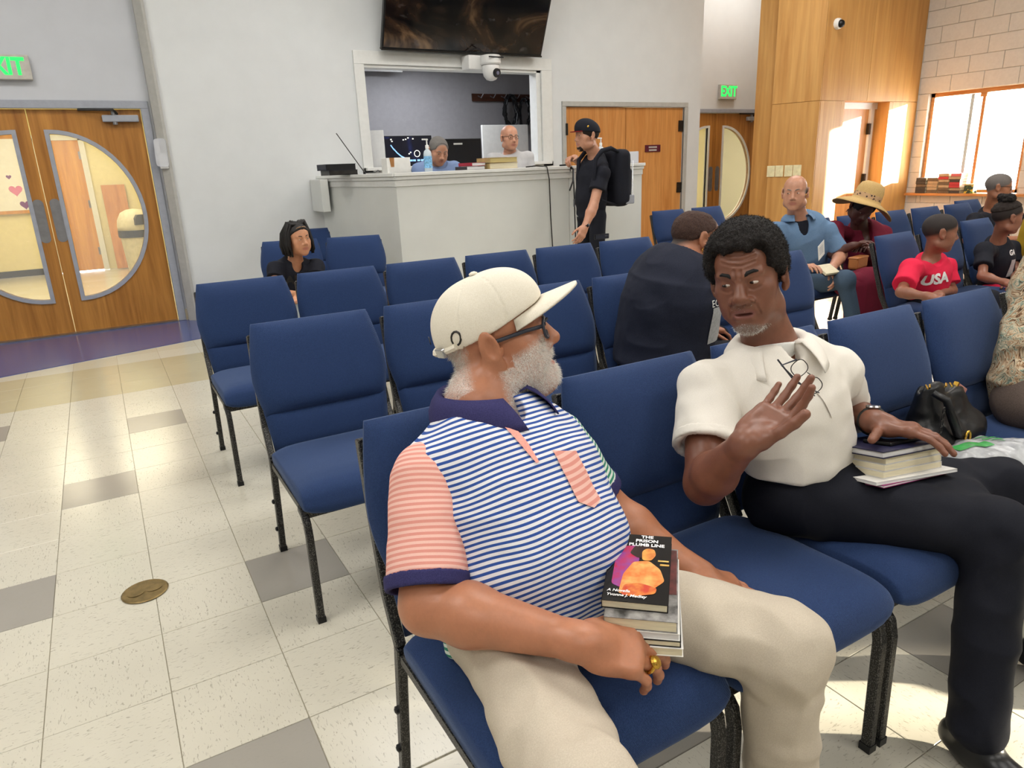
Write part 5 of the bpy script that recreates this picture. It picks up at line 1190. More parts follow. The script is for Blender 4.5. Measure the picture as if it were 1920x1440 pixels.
    # watch on the left wrist
    w = np.array(wrL); d = nrm(np.array(wrL)-np.array(elL)); c = w-d*.012; x = nrm(np.cross(d, (0, 0, 1))); y = np.cross(x, d); ring = [Vector(c+(x*math.cos(t)+y*math.sin(t))*.0335-off) for t in [k*2*math.pi/20 for k in range(20)]]
    wt = MB().tube(ring, .0055, 6, closed=True).build('watch', M['dkmetal'], root, smooth=True); MB().lathe([(.016, 0), (.018, .003), (.016, .007)], 16, axes(Vector(c+y*.034-off), x, z=y)).build('watch_face', M['silver'], wt)
    return root, H, sh, nb
pm_root, pm_H, pm_shirt, pm_nb = polo_man()
# ------------------------------------------------------------------ everyone further back
def figure(label, loc, Hd, nb, pel, aR, aL, legs, sk, shirt, pants, sleeve=.55, w=1.0, d=1.0, face=None, fw=(0, -1, 0), h=.006, neck=(.052, .062), ef=None, slr=1.0, arm=1.0, hands=True, shoes=True, hR=None, hL=None, wr=.004, vneck=.0, tw=None, bust=0.0, hem=None, under=None, crop=None):
    """seated or standing clothed person; aR/aL = (shoulder, elbow, wrist); legs = hip, knee, ankle right and left"""
    root = person(loc, label); H = Head(*Hd); k = H.k; nb, pel = np.array(nb), np.array(pel)
    fwd = nrm((fw[0], fw[1], 0)); hs = np.cross(fwd, (0, 0, 1)); ss = np.array(aR[0])-np.array(aL[0]); tf = nrm(np.cross((0, 0, 1), ss)); tf = tf if tf@fwd > 0 else -tf; tw = tw or 1.0
    L = nb-pel; st = [(pel, .150*w, .105*d), (pel+L*.30+fwd*.012, .143*w, .105*d), (pel+L*.64+tf*(.01+bust), .155*w, (.105+bust)*d), (pel+L*.84, .138*w, .082*d), (nb, .062*w**.5, .052)]
    st = [(p, a*k, b*k) for p, a, b in st]; o = head_ops(H, **(face or {}))+neck_ops(H, nb, *neck)+torso_ops(st, hs, ss, -.022*k)
    for a in (aR, aL): o += arm_ops(*a, k*arm, .046, .0)
    if hands:
        for a, s_, hh in ((aR, -1, hR), (aL, 1, hL)):
            kw = dict(fwd=np.array(a[2])-np.array(a[1]), back=(0, 0, 1), curls=((.4, .5, .3),)); kw.update(hh or {}); o += hand_ops(a[2], kw['fwd'], kw['back'], s_, k*.95, kw['curls'], .05, kw.get('thumb', ((.6, -.3), .2, .3)))[0]
    pts = [H.p(0, 0, .13), H.p(0, .12, 0), pel, np.array(aR[1]), np.array(aL[1]), np.array(aR[2]), np.array(aL[2])]
    body = flesh('body', o, h, *bounds(pts, .20*k), sk, root, None, dict(face_attr(H), **({'hair': crop_mask(H, *crop)} if crop else {})))
    eyes(H, root, ef or (0, 0), white=(196, 184, 174), rz=.0052, y=.0805)
    sg = None
    if under is not None: flesh('undershirt', torso_ops(st[1:], hs, ss, .003, .05*k)+[('i', plane(nb-(0, 0, .012), (0, 0, 1)), .004)], h, *bounds([s_[0] for s_ in st[1:]], .2*w), under, root)
    if shirt is not None:
        so = torso_ops(st, hs, ss, .012, .06*k)
        for a in (aR, aL):
            s0, e0 = np.array(a[0]), np.array(a[1]); e = s0+(e0-s0)*sleeve; ax_ = nrm(e0-s0); r0, r1 = .053*k*slr, .060*k*slr
            so += [('u', cone(nb+(s0-nb)*.45-(0, 0, .035), s0, .05*k, .054*k), .05*k), ('u', flat(s0-ax_*.02, e, r0, r1), .035*k), ('u', ball(s0, r0), .035*k)]
        nd = nrm(H.p(0, -.02, -.04)-nb); so += [('u', cone(nb-nd*.03, nb+nd*.012, neck[1]+.012, neck[0]+.010), .04), ('s', cone(nb-nd*.01, H.p(0, -.02, -.04), neck[1]*.9, neck[0]+.012), .006), ('s', flat(nb+nd*.018, nb+nd*.15, .115*k, .125*k), .004)]
        if vneck: so.append(('s', ell(nb+tf*.06*k-(0, 0, vneck*.45), (.04*k, .06*k, vneck)), .01))
        so.append(('i', plane(hem if hem is not None else pel-(0, 0, .03), (0, 0, -1)), .006)); sg = flesh('shirt', so, h, *bounds([s_[0] for s_ in st]+[np.array(aR[0]), np.array(aL[0]), np.array(aR[0])+(np.array(aR[1])-aR[0])*sleeve, np.array(aL[0])+(np.array(aL[1])-aL[0])*sleeve], .26*k*w), shirt, root, wrinkle(wr, (9, 9, 12), int(loc[0]*7) % 50, .001))
    if legs is not None:
        hR_, kR_, nR_, hL_, kL_, nL_ = legs; to = [('u', loft(pel-(0, 0, .02), pel+(0, 0, .03), hs, (.148*w*k, .10*d*k), (.145*w*k, .10*d*k)), 0)]+leg_ops(hR_, kR_, nR_, .078*k*w**.5, .060*k, .048*k)+leg_ops(hL_, kL_, nL_, .078*k*w**.5, .060*k, .048*k)
        flesh('trousers', to, h*1.3, *bounds([hR_, kR_, nR_, hL_, kL_, nL_, pel], .15), pants, root, wrinkle(.004, (9, 9, 9), 5))
        if shoes:
            for a, kk in ((nR_, kR_), (nL_, kL_)): shoe(root, a, fwd, M['black'], k)
    return root, H, sg, tf
def crop_mask(H, cut=(-.09, -.05, .62), fc=(0, .112, .015), fr=(.066, .066, .075), soft=.012):
    """where close-cropped hair grows on the scalp"""
    def f(P, N):
        q = H.L(P); a = (q[:, 2]-cut[1]-cut[2]*(q[:, 1]-cut[0]))/soft; b = (np.sqrt((((q-np.array(fc))/np.array(fr))**2).sum(1))-1)*.065/soft
        return np.clip(a, 0, 1)*np.clip(b, 0, 1)*(np.abs(q).max(1) < .16)*(np.abs(q[:, 0]) < .0805)
    return f
def cap_hair(H, root, mat, g=.006, cut=(-.09, -.05, .62), face_c=(0, .112, .015), face_r=(.066, .066, .075), amp=.0, sc=90, h=.005, extra=None, name='hair'):
    ops = cranium(H, g)+(extra or [])+[('i', plane(H.p(0, cut[0], cut[1]), -(H.R[2]-cut[2]*H.R[1])), .006)]
    if face_r: ops.append(('s', H.ell(face_c, face_r), .01))
    ops.append(('s', H.ell((0, .0, -.05), (.078, .098, .062)), .004))
    return flesh(name, ops, h, *bounds([H.c], .20*H.k), mat, root, (lambda P, N: amp*vnoise(P, sc, 3)+amp*.6*vnoise(P, sc*.4, 5)) if amp else None)
def loc_(root): return np.array(root.location)
SK['med'] = skin('medium_brown_skin', srgb(170, 112, 82), srgb(150, 84, 74)); SK['light'] = skin('light_tan_skin', srgb(206, 150, 122), srgb(178, 110, 98)); SK['girl'] = skin('golden_brown_skin', srgb(208, 148, 112), srgb(176, 104, 92)); SK['child'] = skin('warm_child_skin', srgb(150, 98, 76), srgb(136, 80, 72)); SK['deep'] = skin('deep_shadow_skin', srgb(98, 62, 54), srgb(96, 56, 52))
M['blacktee'] = cloth('black_jersey', srgb(24, 25, 32), srgb(38, 40, 50), 400); M['navytee'] = cloth('navy_jersey', srgb(26, 29, 42), srgb(42, 46, 62), 400); M['chambray'] = cloth('blue_chambray', srgb(92, 124, 160), srgb(124, 152, 184), 420); M['denim'] = cloth('blue_denim', srgb(58, 76, 96), srgb(84, 102, 122), 500)
M['burg'] = cloth('burgundy_cotton', srgb(96, 22, 42), srgb(126, 34, 56), 350); M['redtee'] = cloth('bright_red_jersey', srgb(214, 30, 64), srgb(232, 48, 82), 350); M['straw'] = cloth('woven_straw', srgb(188, 154, 96), srgb(216, 184, 128), 260, .8, .6); M['greytee'] = cloth('light_grey_jersey', srgb(186, 186, 188), srgb(204, 204, 206), 400); M['mustard'] = cloth('mustard_cotton', srgb(172, 138, 34), srgb(196, 160, 50)); M['periw'] = cloth('periwinkle_shirt', srgb(112, 134, 178), srgb(140, 160, 198), 420)
M['greycrop'] = hairmat('grey_cropped_hair', srgb(92, 88, 86), srgb(150, 146, 142), 320); M['darkcrop'] = hairmat('dark_cropped_hair', srgb(30, 24, 22), srgb(58, 48, 44), 320); M['brownthin'] = hairmat('thin_brown_hair', srgb(44, 34, 32), srgb(92, 66, 56), 260); M['lightwash'] = cloth('pale_wash_denim', srgb(190, 206, 214), srgb(212, 224, 230))
M['skinprint'] = cloth('grey_print', srgb(170, 172, 174), srgb(200, 202, 204), 90, .8, .1, .2)
# --- woman in the black tee, second row
root, H, sg, tf = figure('person in black tee bending forward, seen in profile with a gold earring', (2.40, .02, .47), ((2.544, 0.020, 1.032), (.93, -.22, -.30), (.28, .05, .95), .98), (2.445, 0.030, 0.951), (2.39, .06, .55),
    ((2.296, -0.050, 0.782), (2.400, -0.120, 0.410), (2.68, -.18, .56)), ((2.670, 0.200, 0.820), (2.58, .26, .66), (2.78, .18, .60)), ((2.45, -.08, .53), (2.88, -.12, .52), (2.86, -.1, .1), (2.45, .16, .53), (2.88, .2, .52), (2.86, .2, .1)), skin('brown_skin_thin_hair', srgb(170, 112, 82), srgb(150, 84, 74), hair=srgb(58, 44, 40)), M['navytee'], M['navytw'], .95, 1.5, 1.7, dict(fat=.010, ears=1.1), (1, -.1, 0), .005, (.062, .08), slr=1.35, wr=.007, shoes=False, crop=((-.09, -.055, .75), (0, .125, .03), (.075, .078, .088), .03))
cap_hair(H, root, M['brownthin'], .004, (-.09, -.050, .85), (0, .105, .06), (.085, .098, .098), .002, 130, .0045)
MB().tube([Vector(H.p(.088, -.002+.008*math.cos(t), -.043+.010*math.sin(t))-loc_(root)) for t in [k*math.pi/6 for k in range(12)]], .0018, 6, closed=True).build('earring', M['gold'], root, smooth=True)
spectacles(H, root, M['dkmetal'], r=.0014, temple=.0014, lens=False)
fr_ = nrm((-.25, -.97, 0)); px_ = np.cross((0, 0, 1), fr_); pc_ = np.array((2.485, -0.150, 0.749))
gr = [pc_+fr_*.4+px_*a+np.array((0, 0, b)) for b in np.linspace(.045, -.11, 9) for a in np.linspace(-.045, .06, 9)]
Pg = drape(sg, root, gr, -fr_, .004); link('chest_print', np_mesh('chest_print', Pg-loc_(root), gridfaces(9, 9)), M['skinprint'], root)
decal(sg, root, 'ECHO', .040, pc_+fr_*.4+(0, 0, .062), px_, -fr_, M['paper'], eps=.005)
# --- man in the blue shirt
root, H, sg, tf = figure('person in open blue shirt looking sideways, booklet in hand', (4.75, 1.3, .47), ((4.672, 1.220, 1.110), (-.86, -.50, -.06), (.05, .05, 1), .98), (4.768, 1.260, 0.929), (4.955, 1.300, 0.554),
    ((4.597, 1.300, 0.848), (4.513, 1.220, 0.588), (4.505, 1.000, 0.629)), ((4.976, 1.160, 0.823), (5.028, 1.060, 0.656), (4.713, 0.900, 0.607)), ((4.846, 1.250, 0.430), (4.700, 0.780, 0.540), (4.776, 0.740, 0.258), (5.020, 1.220, 0.434), (5.101, 0.900, 0.494), (5.025, 0.860, 0.243)), skin('tan_skin_grey_fringe', srgb(206, 150, 122), srgb(178, 110, 98), hair=srgb(150, 146, 142)), M['chambray'], M['denim'], .80, 1.12, 1.1, dict(jaw=1.08, fat=.006, ears=1.2), (-.2, -1, 0), .006, (.058, .068), slr=1.2, ef=(5, 0), vneck=.10, under=M['blacktee'], crop=((-.09, -.05, .35), (0, .06, .09), (.088, .115, .085), .02), hL=dict(fwd=(-.25, -.5, -.75), back=(.5, -.7, .2)))
brows(H, root, M['greycrop'], r=.003)
collar(root, np.array((4.768, 1.260, 0.929))+(0, 0, .004), (0, .1, 1), (-.6, -1, -.3), .070, .112, .034, .022, M['chambray'], .55, .03)
bk_ = empty('booklet', (4.612, 0.860, 0.614), 0, 'small open booklet held by the blue shirt wearer', 'booklet'); MB().box(-.07, .07, -.05, .05, -.01, .006, Matrix.Rotation(.5, 4, 'X')).build('pages', M['pages'], bk_); MB().box(-.072, .072, -.052, .052, -.016, -.011, Matrix.Rotation(.5, 4, 'X')).build('cover', M['dkcover'], bk_)
ps = empty('paper_slip', (4.608, 0.920, 0.736), .3, 'white printed slip standing above the blue shirt wearer booklet', 'paper'); MB().box(-.055, .055, -.001, .001, -.05, .055, Matrix.Rotation(-.35, 4, 'Y')).build('sheet', M['paper'], ps)
for z in (.03, .018, .006, -.006, -.018): MB().box(-.035, .03, -.0016, -.001, z-.0018, z+.0018, Matrix.Rotation(-.35, 4, 'Y')).build('print_line', M['framegrey'], ps)
# --- woman in the straw hat
root, H, sg, tf = figure('person in burgundy dress and wide straw hat, head bowed', (5.45, 1.25, .47), ((5.362, 1.160, 0.975), (-.45, -.62, -.62), (-.05, -.55, .80), .95), (5.474, 1.240, 0.821), (5.726, 1.300, 0.389),
    ((5.160, 1.240, 0.813), (4.990, 1.100, 0.668), (5.019, 0.980, 0.724)), ((5.705, 1.200, 0.740), (5.583, 1.080, 0.553), (5.198, 0.980, 0.685)), ((5.420, 1.200, 0.328), (4.845, 0.780, 0.506), (4.905, 0.760, 0.159), (5.699, 1.200, 0.295), (5.028, 0.780, 0.485), (5.063, 0.760, 0.136)), SK['deep'], M['burg'], M['burg'], .62, 1.1, 1.05, dict(ears=1.0), (-.1, -1, 0), .006, slr=1.35, vneck=.13, bust=.02)
cap_hair(H, root, M['blackhair'], .008, (-.09, -.07, .4), amp=.002)
flesh('skirt', [('u', loft((5.661, 1.250, 0.336), (4.936, 0.800, 0.493), (1, 0, 0), (.20, .10), (.19, .09)), 0), ('u', loft((4.905, 0.780, 0.499), (4.982, 0.760, 0.070), (1, 0, 0), (.19, .08), (.20, .10)), .05)], .009, *bounds([(5.661, 1.250, 0.336), (4.982, 0.760, 0.070)], .26), M['burg'], root, wrinkle(.008, (14, 4, 4), 3))
ht = np.array(H.p(0, -.01, .055)); hu = nrm((.26, -.22, .94)); Mh = axes(Vector(ht-loc_(root)), np.cross((0, 1, .3), hu), z=hu)
prof = [(.001, .140), (.05, .136), (.080, .118), (.093, .08), (.097, .02), (.103, .0), (.135, -.006), (.18, -.014), (.22, -.028)]; n = 40; vv = []
for r_, z_ in prof:
    for q in range(n):
        t = 2*math.pi*q/n; wv = (max(0, r_-.10)/.105)**1.3*(.022*math.sin(2*t+.6)+.012*math.sin(3*t+.5)-.02); vv.append(np.array(Mh @ Vector((r_*math.cos(t), r_*math.sin(t), z_+wv))))
hat = link('straw_hat', np_mesh('straw_hat', np.array(vv), np.array([(i*n+q, i*n+(q+1) % n, (i+1)*n+(q+1) % n, (i+1)*n+q) for i in range(len(prof)-1) for q in range(n)])), M['straw'], root); hat.modifiers.new('t', 'SOLIDIFY').thickness = .004
def leopard():
    t = NT('leopard_print'); v = t.coord(); n = t.node('TexVoronoi', i_Vector=v, i_Scale=55.0).outputs['Distance']; return t.set(t.ramp(n, [(.28, srgb(50, 34, 28)), (.42, srgb(196, 160, 120))]), .7)
MB().lathe([(.1015, .006), (.103, .008), (.0995, .050), (.0975, .051)], 32, Mh).build('hat_band', leopard(), hat)
MB().tube([Vector(H.p(.088, .0, -.045)-loc_(root)), Vector(H.p(.088, .0, -.075)-loc_(root))], .004, 6).build('earring', M['silver'], root)
pu = empty('clutch_purse', (4.999, 0.900, 0.627), .2, 'small tan purse in the lap of the straw hat wearer', 'purse'); M['tanleather'] = plain('tan_leather', srgb(176, 112, 62), .5); MB().box(-.09, .09, -.035, .035, -.05, .035).build('pouch', M['tanleather'], pu, .015); MB().box(-.092, .092, -.037, .037, .02, .036).build('flap', M['tanleather'], pu, .008)
# --- boy in the red tee
root, H, sg, tf = figure('person in red tee lettered USA looking aside', (4.68, .25, .47), ((4.803, 0.250, 0.877), (.72, -.62, -.10), (0, .0, 1), .93), (4.834, 0.300, 0.707), (4.862, 0.320, 0.489),
    ((4.532, 0.240, 0.685), (4.328, 0.160, 0.581), (4.357, 0.020, 0.571)), ((5.120, 0.360, 0.629), (5.093, 0.280, 0.484), (4.611, 0.100, 0.542)), ((4.762, 0.300, 0.401), (4.62, -.10, .50), (4.62, -.08, .1), (5.001, 0.300, 0.387), (4.82, -.08, .50), (4.82, -.05, .1)), skin('child_skin_buzz', srgb(150, 98, 76), srgb(136, 80, 72), hair=srgb(44, 34, 32)), M['redtee'], M['navytw'], .72, .92, .85, dict(jaw=.92, nose=.95, fat=.004, ears=1.1), (.15, -1, 0), .005, (.042, .05), slr=1.15, shoes=True, arm=.75, wr=.005, crop=((-.09, -.045, .50), (0, .120, -.005), (.074, .068, .078), .022))
brows(H, root, M['blackhair'], r=.0026); M['lettw'] = plain('white_lettering', srgb(238, 236, 236), .7)
decal(sg, root, 'USA', .088, np.array((4.748, 0.200, 0.604))-.4*np.array((.45, .89, 0)), (.90, -.45, .10), (.45, .89, 0), M['lettw'], 'lettering', .004, 1.1, .004)
# --- child with the bun
root, H, sg, tf = figure('person in black tee with white print, sitting in profile by the red tee', (5.66, .3, .47), ((5.675, 0.300, 0.908), (.86, -.50, -.04), (0, 0, 1), .90), (5.730, 0.360, 0.733), (5.843, 0.400, 0.445),
    ((5.415, 0.280, 0.712), (5.276, 0.200, 0.566), (5.278, 0.060, 0.541)), ((6.054, 0.420, 0.663), (6.013, 0.340, 0.502), (5.554, 0.140, 0.507)), ((5.700, 0.360, 0.375), (5.62, -.05, .50), (5.62, -.04, .1), (5.955, 0.360, 0.359), (5.82, -.05, .50), (5.82, -.03, .1)), skin('child_skin_bun', srgb(150, 98, 76), srgb(136, 80, 72), hair=srgb(40, 30, 28)), M['blacktee'], M['redtee'], .62, .86, .82, dict(jaw=.92, nose=.95, fat=.004), (.2, -1, 0), .005, (.040, .048), arm=.75, wr=.005, crop=((-.09, -.045, .50), (0, .120, -.005), (.074, .068, .080), .022))
cap_hair(H, root, M['darkcrop'], .007, (-.09, .045, .30), (0, .12, .03), (.075, .075, .075), .003)
flesh('hair_bun', [('u', H.ell((0, -.035, .135), (.05, .05, .034)), 0), ('u', H.ell((.03, -.01, .145), (.028, .03, .026)), .01), ('u', H.ell((-.03, -.05, .15), (.03, .03, .026)), .01)], .005, *bounds([H.p(0, -.03, .14)], .09), M['afro'], root, lambda P, N: .009*vnoise(P, 60, 2)+.004*vnoise(P, 130, 3))
brows(H, root, M['blackhair'], r=.0026)
decal(sg, root, 'GA', .05, np.array((5.753, 0.260, 0.669))-.4*np.array((.3, .95, 0)), (.95, -.3, 0), (.3, .95, 0), M['lettw'], 'lettering', .002); gp = drape(sg, root, [np.array((5.771, 0.260, 0.572))-.4*np.array((.3, .95, 0))+np.array((a*.95, -a*.3, b)) for b in np.linspace(.05, -.07, 7) for a in np.linspace(-.03, .03, 7)], (.3, .95, 0), .004); link('chest_print', np_mesh('chest_print', gp-loc_(root), gridfaces(7, 7)), M['skinprint'], root)
# --- man in the dark tee by the window
root, H, sg, tf = figure('person in dark tee sitting below the bright window', (7.45, 1.2, .47), ((7.356, 1.200, 1.021), (.55, -.83, -.12), (0, 0, 1), .98), (7.414, 1.260, 0.816), (7.512, 1.280, 0.445),
    ((7.128, 1.240, 0.756), (6.889, 1.150, 0.604), (7.2, .9, .6)), ((7.834, 1.260, 0.726), (7.9, 1.2, .7), (7.75, .95, .6)), None, skin('brown_skin_grey_crop', srgb(170, 112, 82), srgb(150, 84, 74), hair=srgb(120, 112, 108)), M['blacktee'], None, .7, 1.1, 1.1, dict(ears=1.1), (.2, -1, 0), .007, hands=False, crop=((-.09, -.05, .5), (0, .118, .0), (.075, .068, .082), .014))
spectacles(H, root, M['dkmetal'], r=.0018, temple=.002, lens=False)
# --- person in mustard behind the child
root, H, sg, tf = figure('person in mustard top at the right edge', (6.22, .35, .47), ((6.36, .32, 1.05), (.5, -.85, 0), (0, 0, 1), .95), (6.33, .36, .90), (6.30, .38, .55),
    ((6.14, .30, .82), (6.06, .18, .62), (6.16, .0, .58)), ((6.50, .42, .82), (6.60, .3, .62), (6.5, .1, .58)), None, SK['child'], M['mustard'], None, .6, 1.0, 1.0, None, (0, -1, 0), .009, hands=False)
cap_hair(H, root, M['darkcrop'], .006)
# --- girl on the left
root, H, sg, tf = figure('person in black tee leaning forward on folded arms by the left wall', (1.56, 3.15, .47), ((1.588, 2.980, 0.924), (.28, -.94, .02), (-.08, .1, 1), .92), (1.565, 3.060, 0.767), (1.529, 3.200, 0.476),
    ((1.417, 3.020, 0.728), (1.355, 2.900, 0.577), (1.474, 2.680, 0.584)), ((1.701, 3.020, 0.718), (1.651, 2.880, 0.564), (1.450, 2.660, 0.553)), ((1.425, 3.150, 0.375), (1.44, 2.80, .50), (1.46, 2.86, .1), (1.604, 3.150, 0.371), (1.66, 2.76, .50), (1.66, 2.84, .1)), SK['girl'], M['blacktee'], M['lightwash'], .36, .9, .9, dict(jaw=.95, nose=1.05, fat=.004, lips=1.1), (.0, -1, 0), .005, (.042, .05), vneck=.055, ef=(-5, 1), arm=.85, slr=1.1, shoes=False)
cap_hair(H, root, M['blackhair'], .008, (-.09, -.05, .75), (0, .118, -.002), (.074, .075, .088), .003, 90)
brows(H, root, M['blackhair'], r=.0028)
R = random.Random(8)
for i in range(34):
    a = math.pi*(-.16+1.32*i/33); rr = R.uniform(.95, 1.12); x, y = .094*math.cos(a)*rr, -.020-.088*math.sin(a)*rr; w_ = R.uniform(.8, 1.25)
    pts = [Vector(H.p(*p)-loc_(root)) for p in ((x*.25, y*.2+.035, .118), (x*.7, y*.6+.012, .128+R.uniform(-.006, .012)), (x*1.05, y, .06), (x*1.22+R.uniform(-.01, .01), y*1.05+.01, -.03), (x*1.25+R.uniform(-.014, .014), y+.014, -.10+R.uniform(-.03, .02)))]
    MB().tube(pts, [.008*w_, .012*w_, .013*w_, .012*w_, .006], 7).build('hair_twist', M['blackhair'], root, smooth=True)
M['parting'] = plain('hair_parting', srgb(150, 116, 84), .6)
for s_ in (-1, 1): MB().tube([Vector(H.p(s_*x, y, z)-loc_(root)) for x, y, z in ((.004, .082, .102), (.03, .078, .098), (.058, .058, .078))], .0034, 5).build('hair_streak', M['parting'], root)
decal(sg, root, 'GAP', .085, np.array((1.486, 2.880, 0.640))+np.array((0, -.3, 0)), (1, 0, 0), (0, 1, 0), M['dkmetal'], 'lettering', .004, 1.1)
# --- two men in the booth
root, H, sg, tf = figure('person in periwinkle shirt looking down behind the counter', (3.36, 4.45, 0), ((3.364, 4.350, 1.543), (-.05, -.90, -.44), (0, -.4, .9), 1.05), (3.365, 4.460, 1.436), (3.36, 4.54, .98), ((3.190, 4.450, 1.376), (3.10, 4.40, 1.05), (3.22, 4.12, 1.0)), ((3.574, 4.450, 1.383), (3.62, 4.40, 1.05), (3.5, 4.12, 1.0)), None, skin('tan_skin_grey_crop', srgb(200, 146, 118), srgb(172, 108, 96), hair=srgb(126, 122, 120)), M['periw'], None, .7, 1.15, 1.1, dict(jaw=1.05, fat=.006), (0, -1, 0), .006, hands=False, crop=((-.09, -.05, .55), (0, .115, .015), (.072, .070, .078), .012))
cap_hair(H, root, M['greycrop'], .004, (-.09, -.05, .6), (0, .11, .03), (.07, .07, .078), .001); brows(H, root, M['greycrop'], r=.003)
root, H, sg, tf = figure('person with glasses in light grey tee behind the counter', (4.2, 4.45, 0), ((4.208, 4.420, 1.652), (-.05, -1, -.06), (0, -.05, 1), 1.02), (4.249, 4.480, 1.506), (4.22, 4.55, 1.0), ((4.035, 4.480, 1.453), (3.95, 4.40, 1.1), (4.05, 4.15, 1.05)), ((4.458, 4.480, 1.458), (4.50, 4.40, 1.1), (4.4, 4.15, 1.05)), None, SK['light'], M['greytee'], None, .75, 1.15, 1.1, dict(jaw=1.05, fat=.006), (0, -1, 0), .007, hands=False)
brows(H, root, M['greycrop'], r=.003); spectacles(H, root, M['dkmetal'], r=.0016, temple=.002, lens=False)
c0 = np.array(H.p(0, 0, -.27)); ribbon(sg, root, [c0+(-.09, -.5, -.02), c0+(-.07, -.5, .012), c0+(-.045, -.5, .02)], (.008, .009, .006), (0, 1, 0), M['navybook'], 'chest_print', .004)
# --- standing man with the backpack
root, H, sg, tf = figure('person standing in black cap and tee with a backpack', (4.36, 3.18, 0), ((4.274, 3.160, 1.599), (-.93, .10, -.02), (0, 0, 1), 1.03), (4.382, 3.180, 1.433), (4.36, 3.22, .93),
    ((4.477, 3.340, 1.360), (4.565, 3.460, 1.228), (4.313, 3.400, 1.419)), ((4.333, 3.020, 1.280), (4.207, 2.980, 0.997), (4.103, 2.960, 0.834)), ((4.36, 3.30, .9), (4.34, 3.32, .48), (4.38, 3.34, .09), (4.36, 3.12, .9), (4.34, 3.10, .48), (4.38, 3.10, .09)), SK['light'], M['blacktee'], M['blacktee'], .5, .98, 1.05, dict(ears=1.1), (-1, .1, 0), .006, (.052, .062), slr=1.2, wr=.005, hL=dict(back=(0, -1, .1)), hR=dict(fwd=(-.95, -.25, .0), back=(0, .3, .95), curls=((.7, .8, .4), (.9, .9, .4), (.9, .9, .4), (.9, .9, .4))), hem=np.array((4.36, 3.22, .86)))
cap_hair(H, root, M['darkcrop'], .004, (-.09, -.06, .5)); flesh('beard', [('u', H.ell((0, .06, -.085), (.04, .035, .038)), 0), ('s', H.ell((0, .085, -.055), (.03, .02, .03)), .01)], .005, *bounds([H.p(0, .05, -.085)], .08), M['darkcrop'], root)
cp = flesh('cap', cranium(H, .012)+[('u', H.ell((0, .02, .085), (.072, .085, .062)), .03), ('i', plane(H.p(0, -.10, .025), -(H.R[2]-.10*H.R[1])), .004)], .005, *bounds([H.c], .22), M['blacktee'], root)
bm2 = MB(); pts = [(.085*math.sin(a), .075+.075*math.cos(a)) for a in np.linspace(-1.4, 1.4, 15)]; M['redbrim'] = cloth('red_brim', srgb(120, 26, 34)); bm2.add([H.p(x, y, .040)-loc_(root) for x, y in pts]+[H.p(x, y, .046)-loc_(root) for x, y in pts], [tuple(range(15)), tuple(range(29, 14, -1))]+[(i, i+1, 16+i, 15+i) for i in range(14)]+[(14, 0, 15, 29)]).build('brim', M['redbrim'], cp)
MB().lathe([(.012, 0), (.010, .002), (.002, .003)], 10, axes(Vector(H.p(-.082, .03, .075)-loc_(root)), H.R[1], z=-H.R[0])).build('emblem', M['gold'], cp)
bpk = empty('backpack', (4.52, 3.14, 1.0), .0, 'black and grey backpack on the back of the standing person', 'backpack')
flesh('pack_body', [('u', rbx((4.565, 3.12, 1.23), (.085, .15, .25), np.eye(3), .06), 0), ('u', rbx((4.63, 3.12, 1.16), (.05, .12, .16), np.eye(3), .04), .02)], .007, (4.40, 2.90, .90), (4.75, 3.36, 1.56), M['blacktee'], bpk, wrinkle(.004, (12, 12, 12), 3))
for y in (3.0, 3.25): MB().tube([Vector((a, y+c, b))-Vector(bpk.location) for a, c, b in ((4.50, 0, 1.46), (4.42, .0, 1.49), (4.32, .0, 1.47), (4.25, .0, 1.40), (4.235, .0, 1.25), (4.30, -.02 if y < 3.1 else .02, 1.05), (4.48, 0, 1.0))], [.014, .02, .022, .02, .018, .012, .010], 8).build('shoulder_strap', M['blacktee'], bpk, smooth=True)
MB().tube([Vector((4.655, 2.985, z))-Vector(bpk.location) for z in (1.05, 1.2, 1.38)], .004, 5).build('zip', M['silver'], bpk); MB().box(.06, .16, -.165, -.14, .0, .08).build('side_pocket', M['framegrey'], bpk, .01)
flesh('belt', [('u', loft((4.36, 3.22, .90), (4.36, 3.22, .93), (0, 1, 0), (.160, .122), (.160, .122)), 0), ('i', plane((0, 0, .93), (0, 0, 1)), 0), ('i', plane((0, 0, .895), (0, 0, -1)), 0)], .006, (4.1, 2.95, .85), (4.6, 3.5, 1.0), M['silver'], root)
hp = Vector((4.103, 2.960, 0.834))-Vector(root.location); MB().tube([hp+Vector((.012, .0, .0)), hp+Vector((-.0, -.0, .02))], .036, 12).build('watch_strap', M['black'], root)
bt = empty('phone', np.array((4.212, 2.940, 0.733)), .0, 'dark phone in the lowered hand of the standing person', 'phone'); MB().box(-.02, .14, -.006, .006, -.02, .025).build('casing', M['black'], bt, .004); MB().box(.09, .12, -.0075, -.006, -.0, .014).build('lens', M['silver'], bt)
MB().box(-.012, .134, -.0068, -.0062, -.014, .019).build('screen', M['slate'], bt)
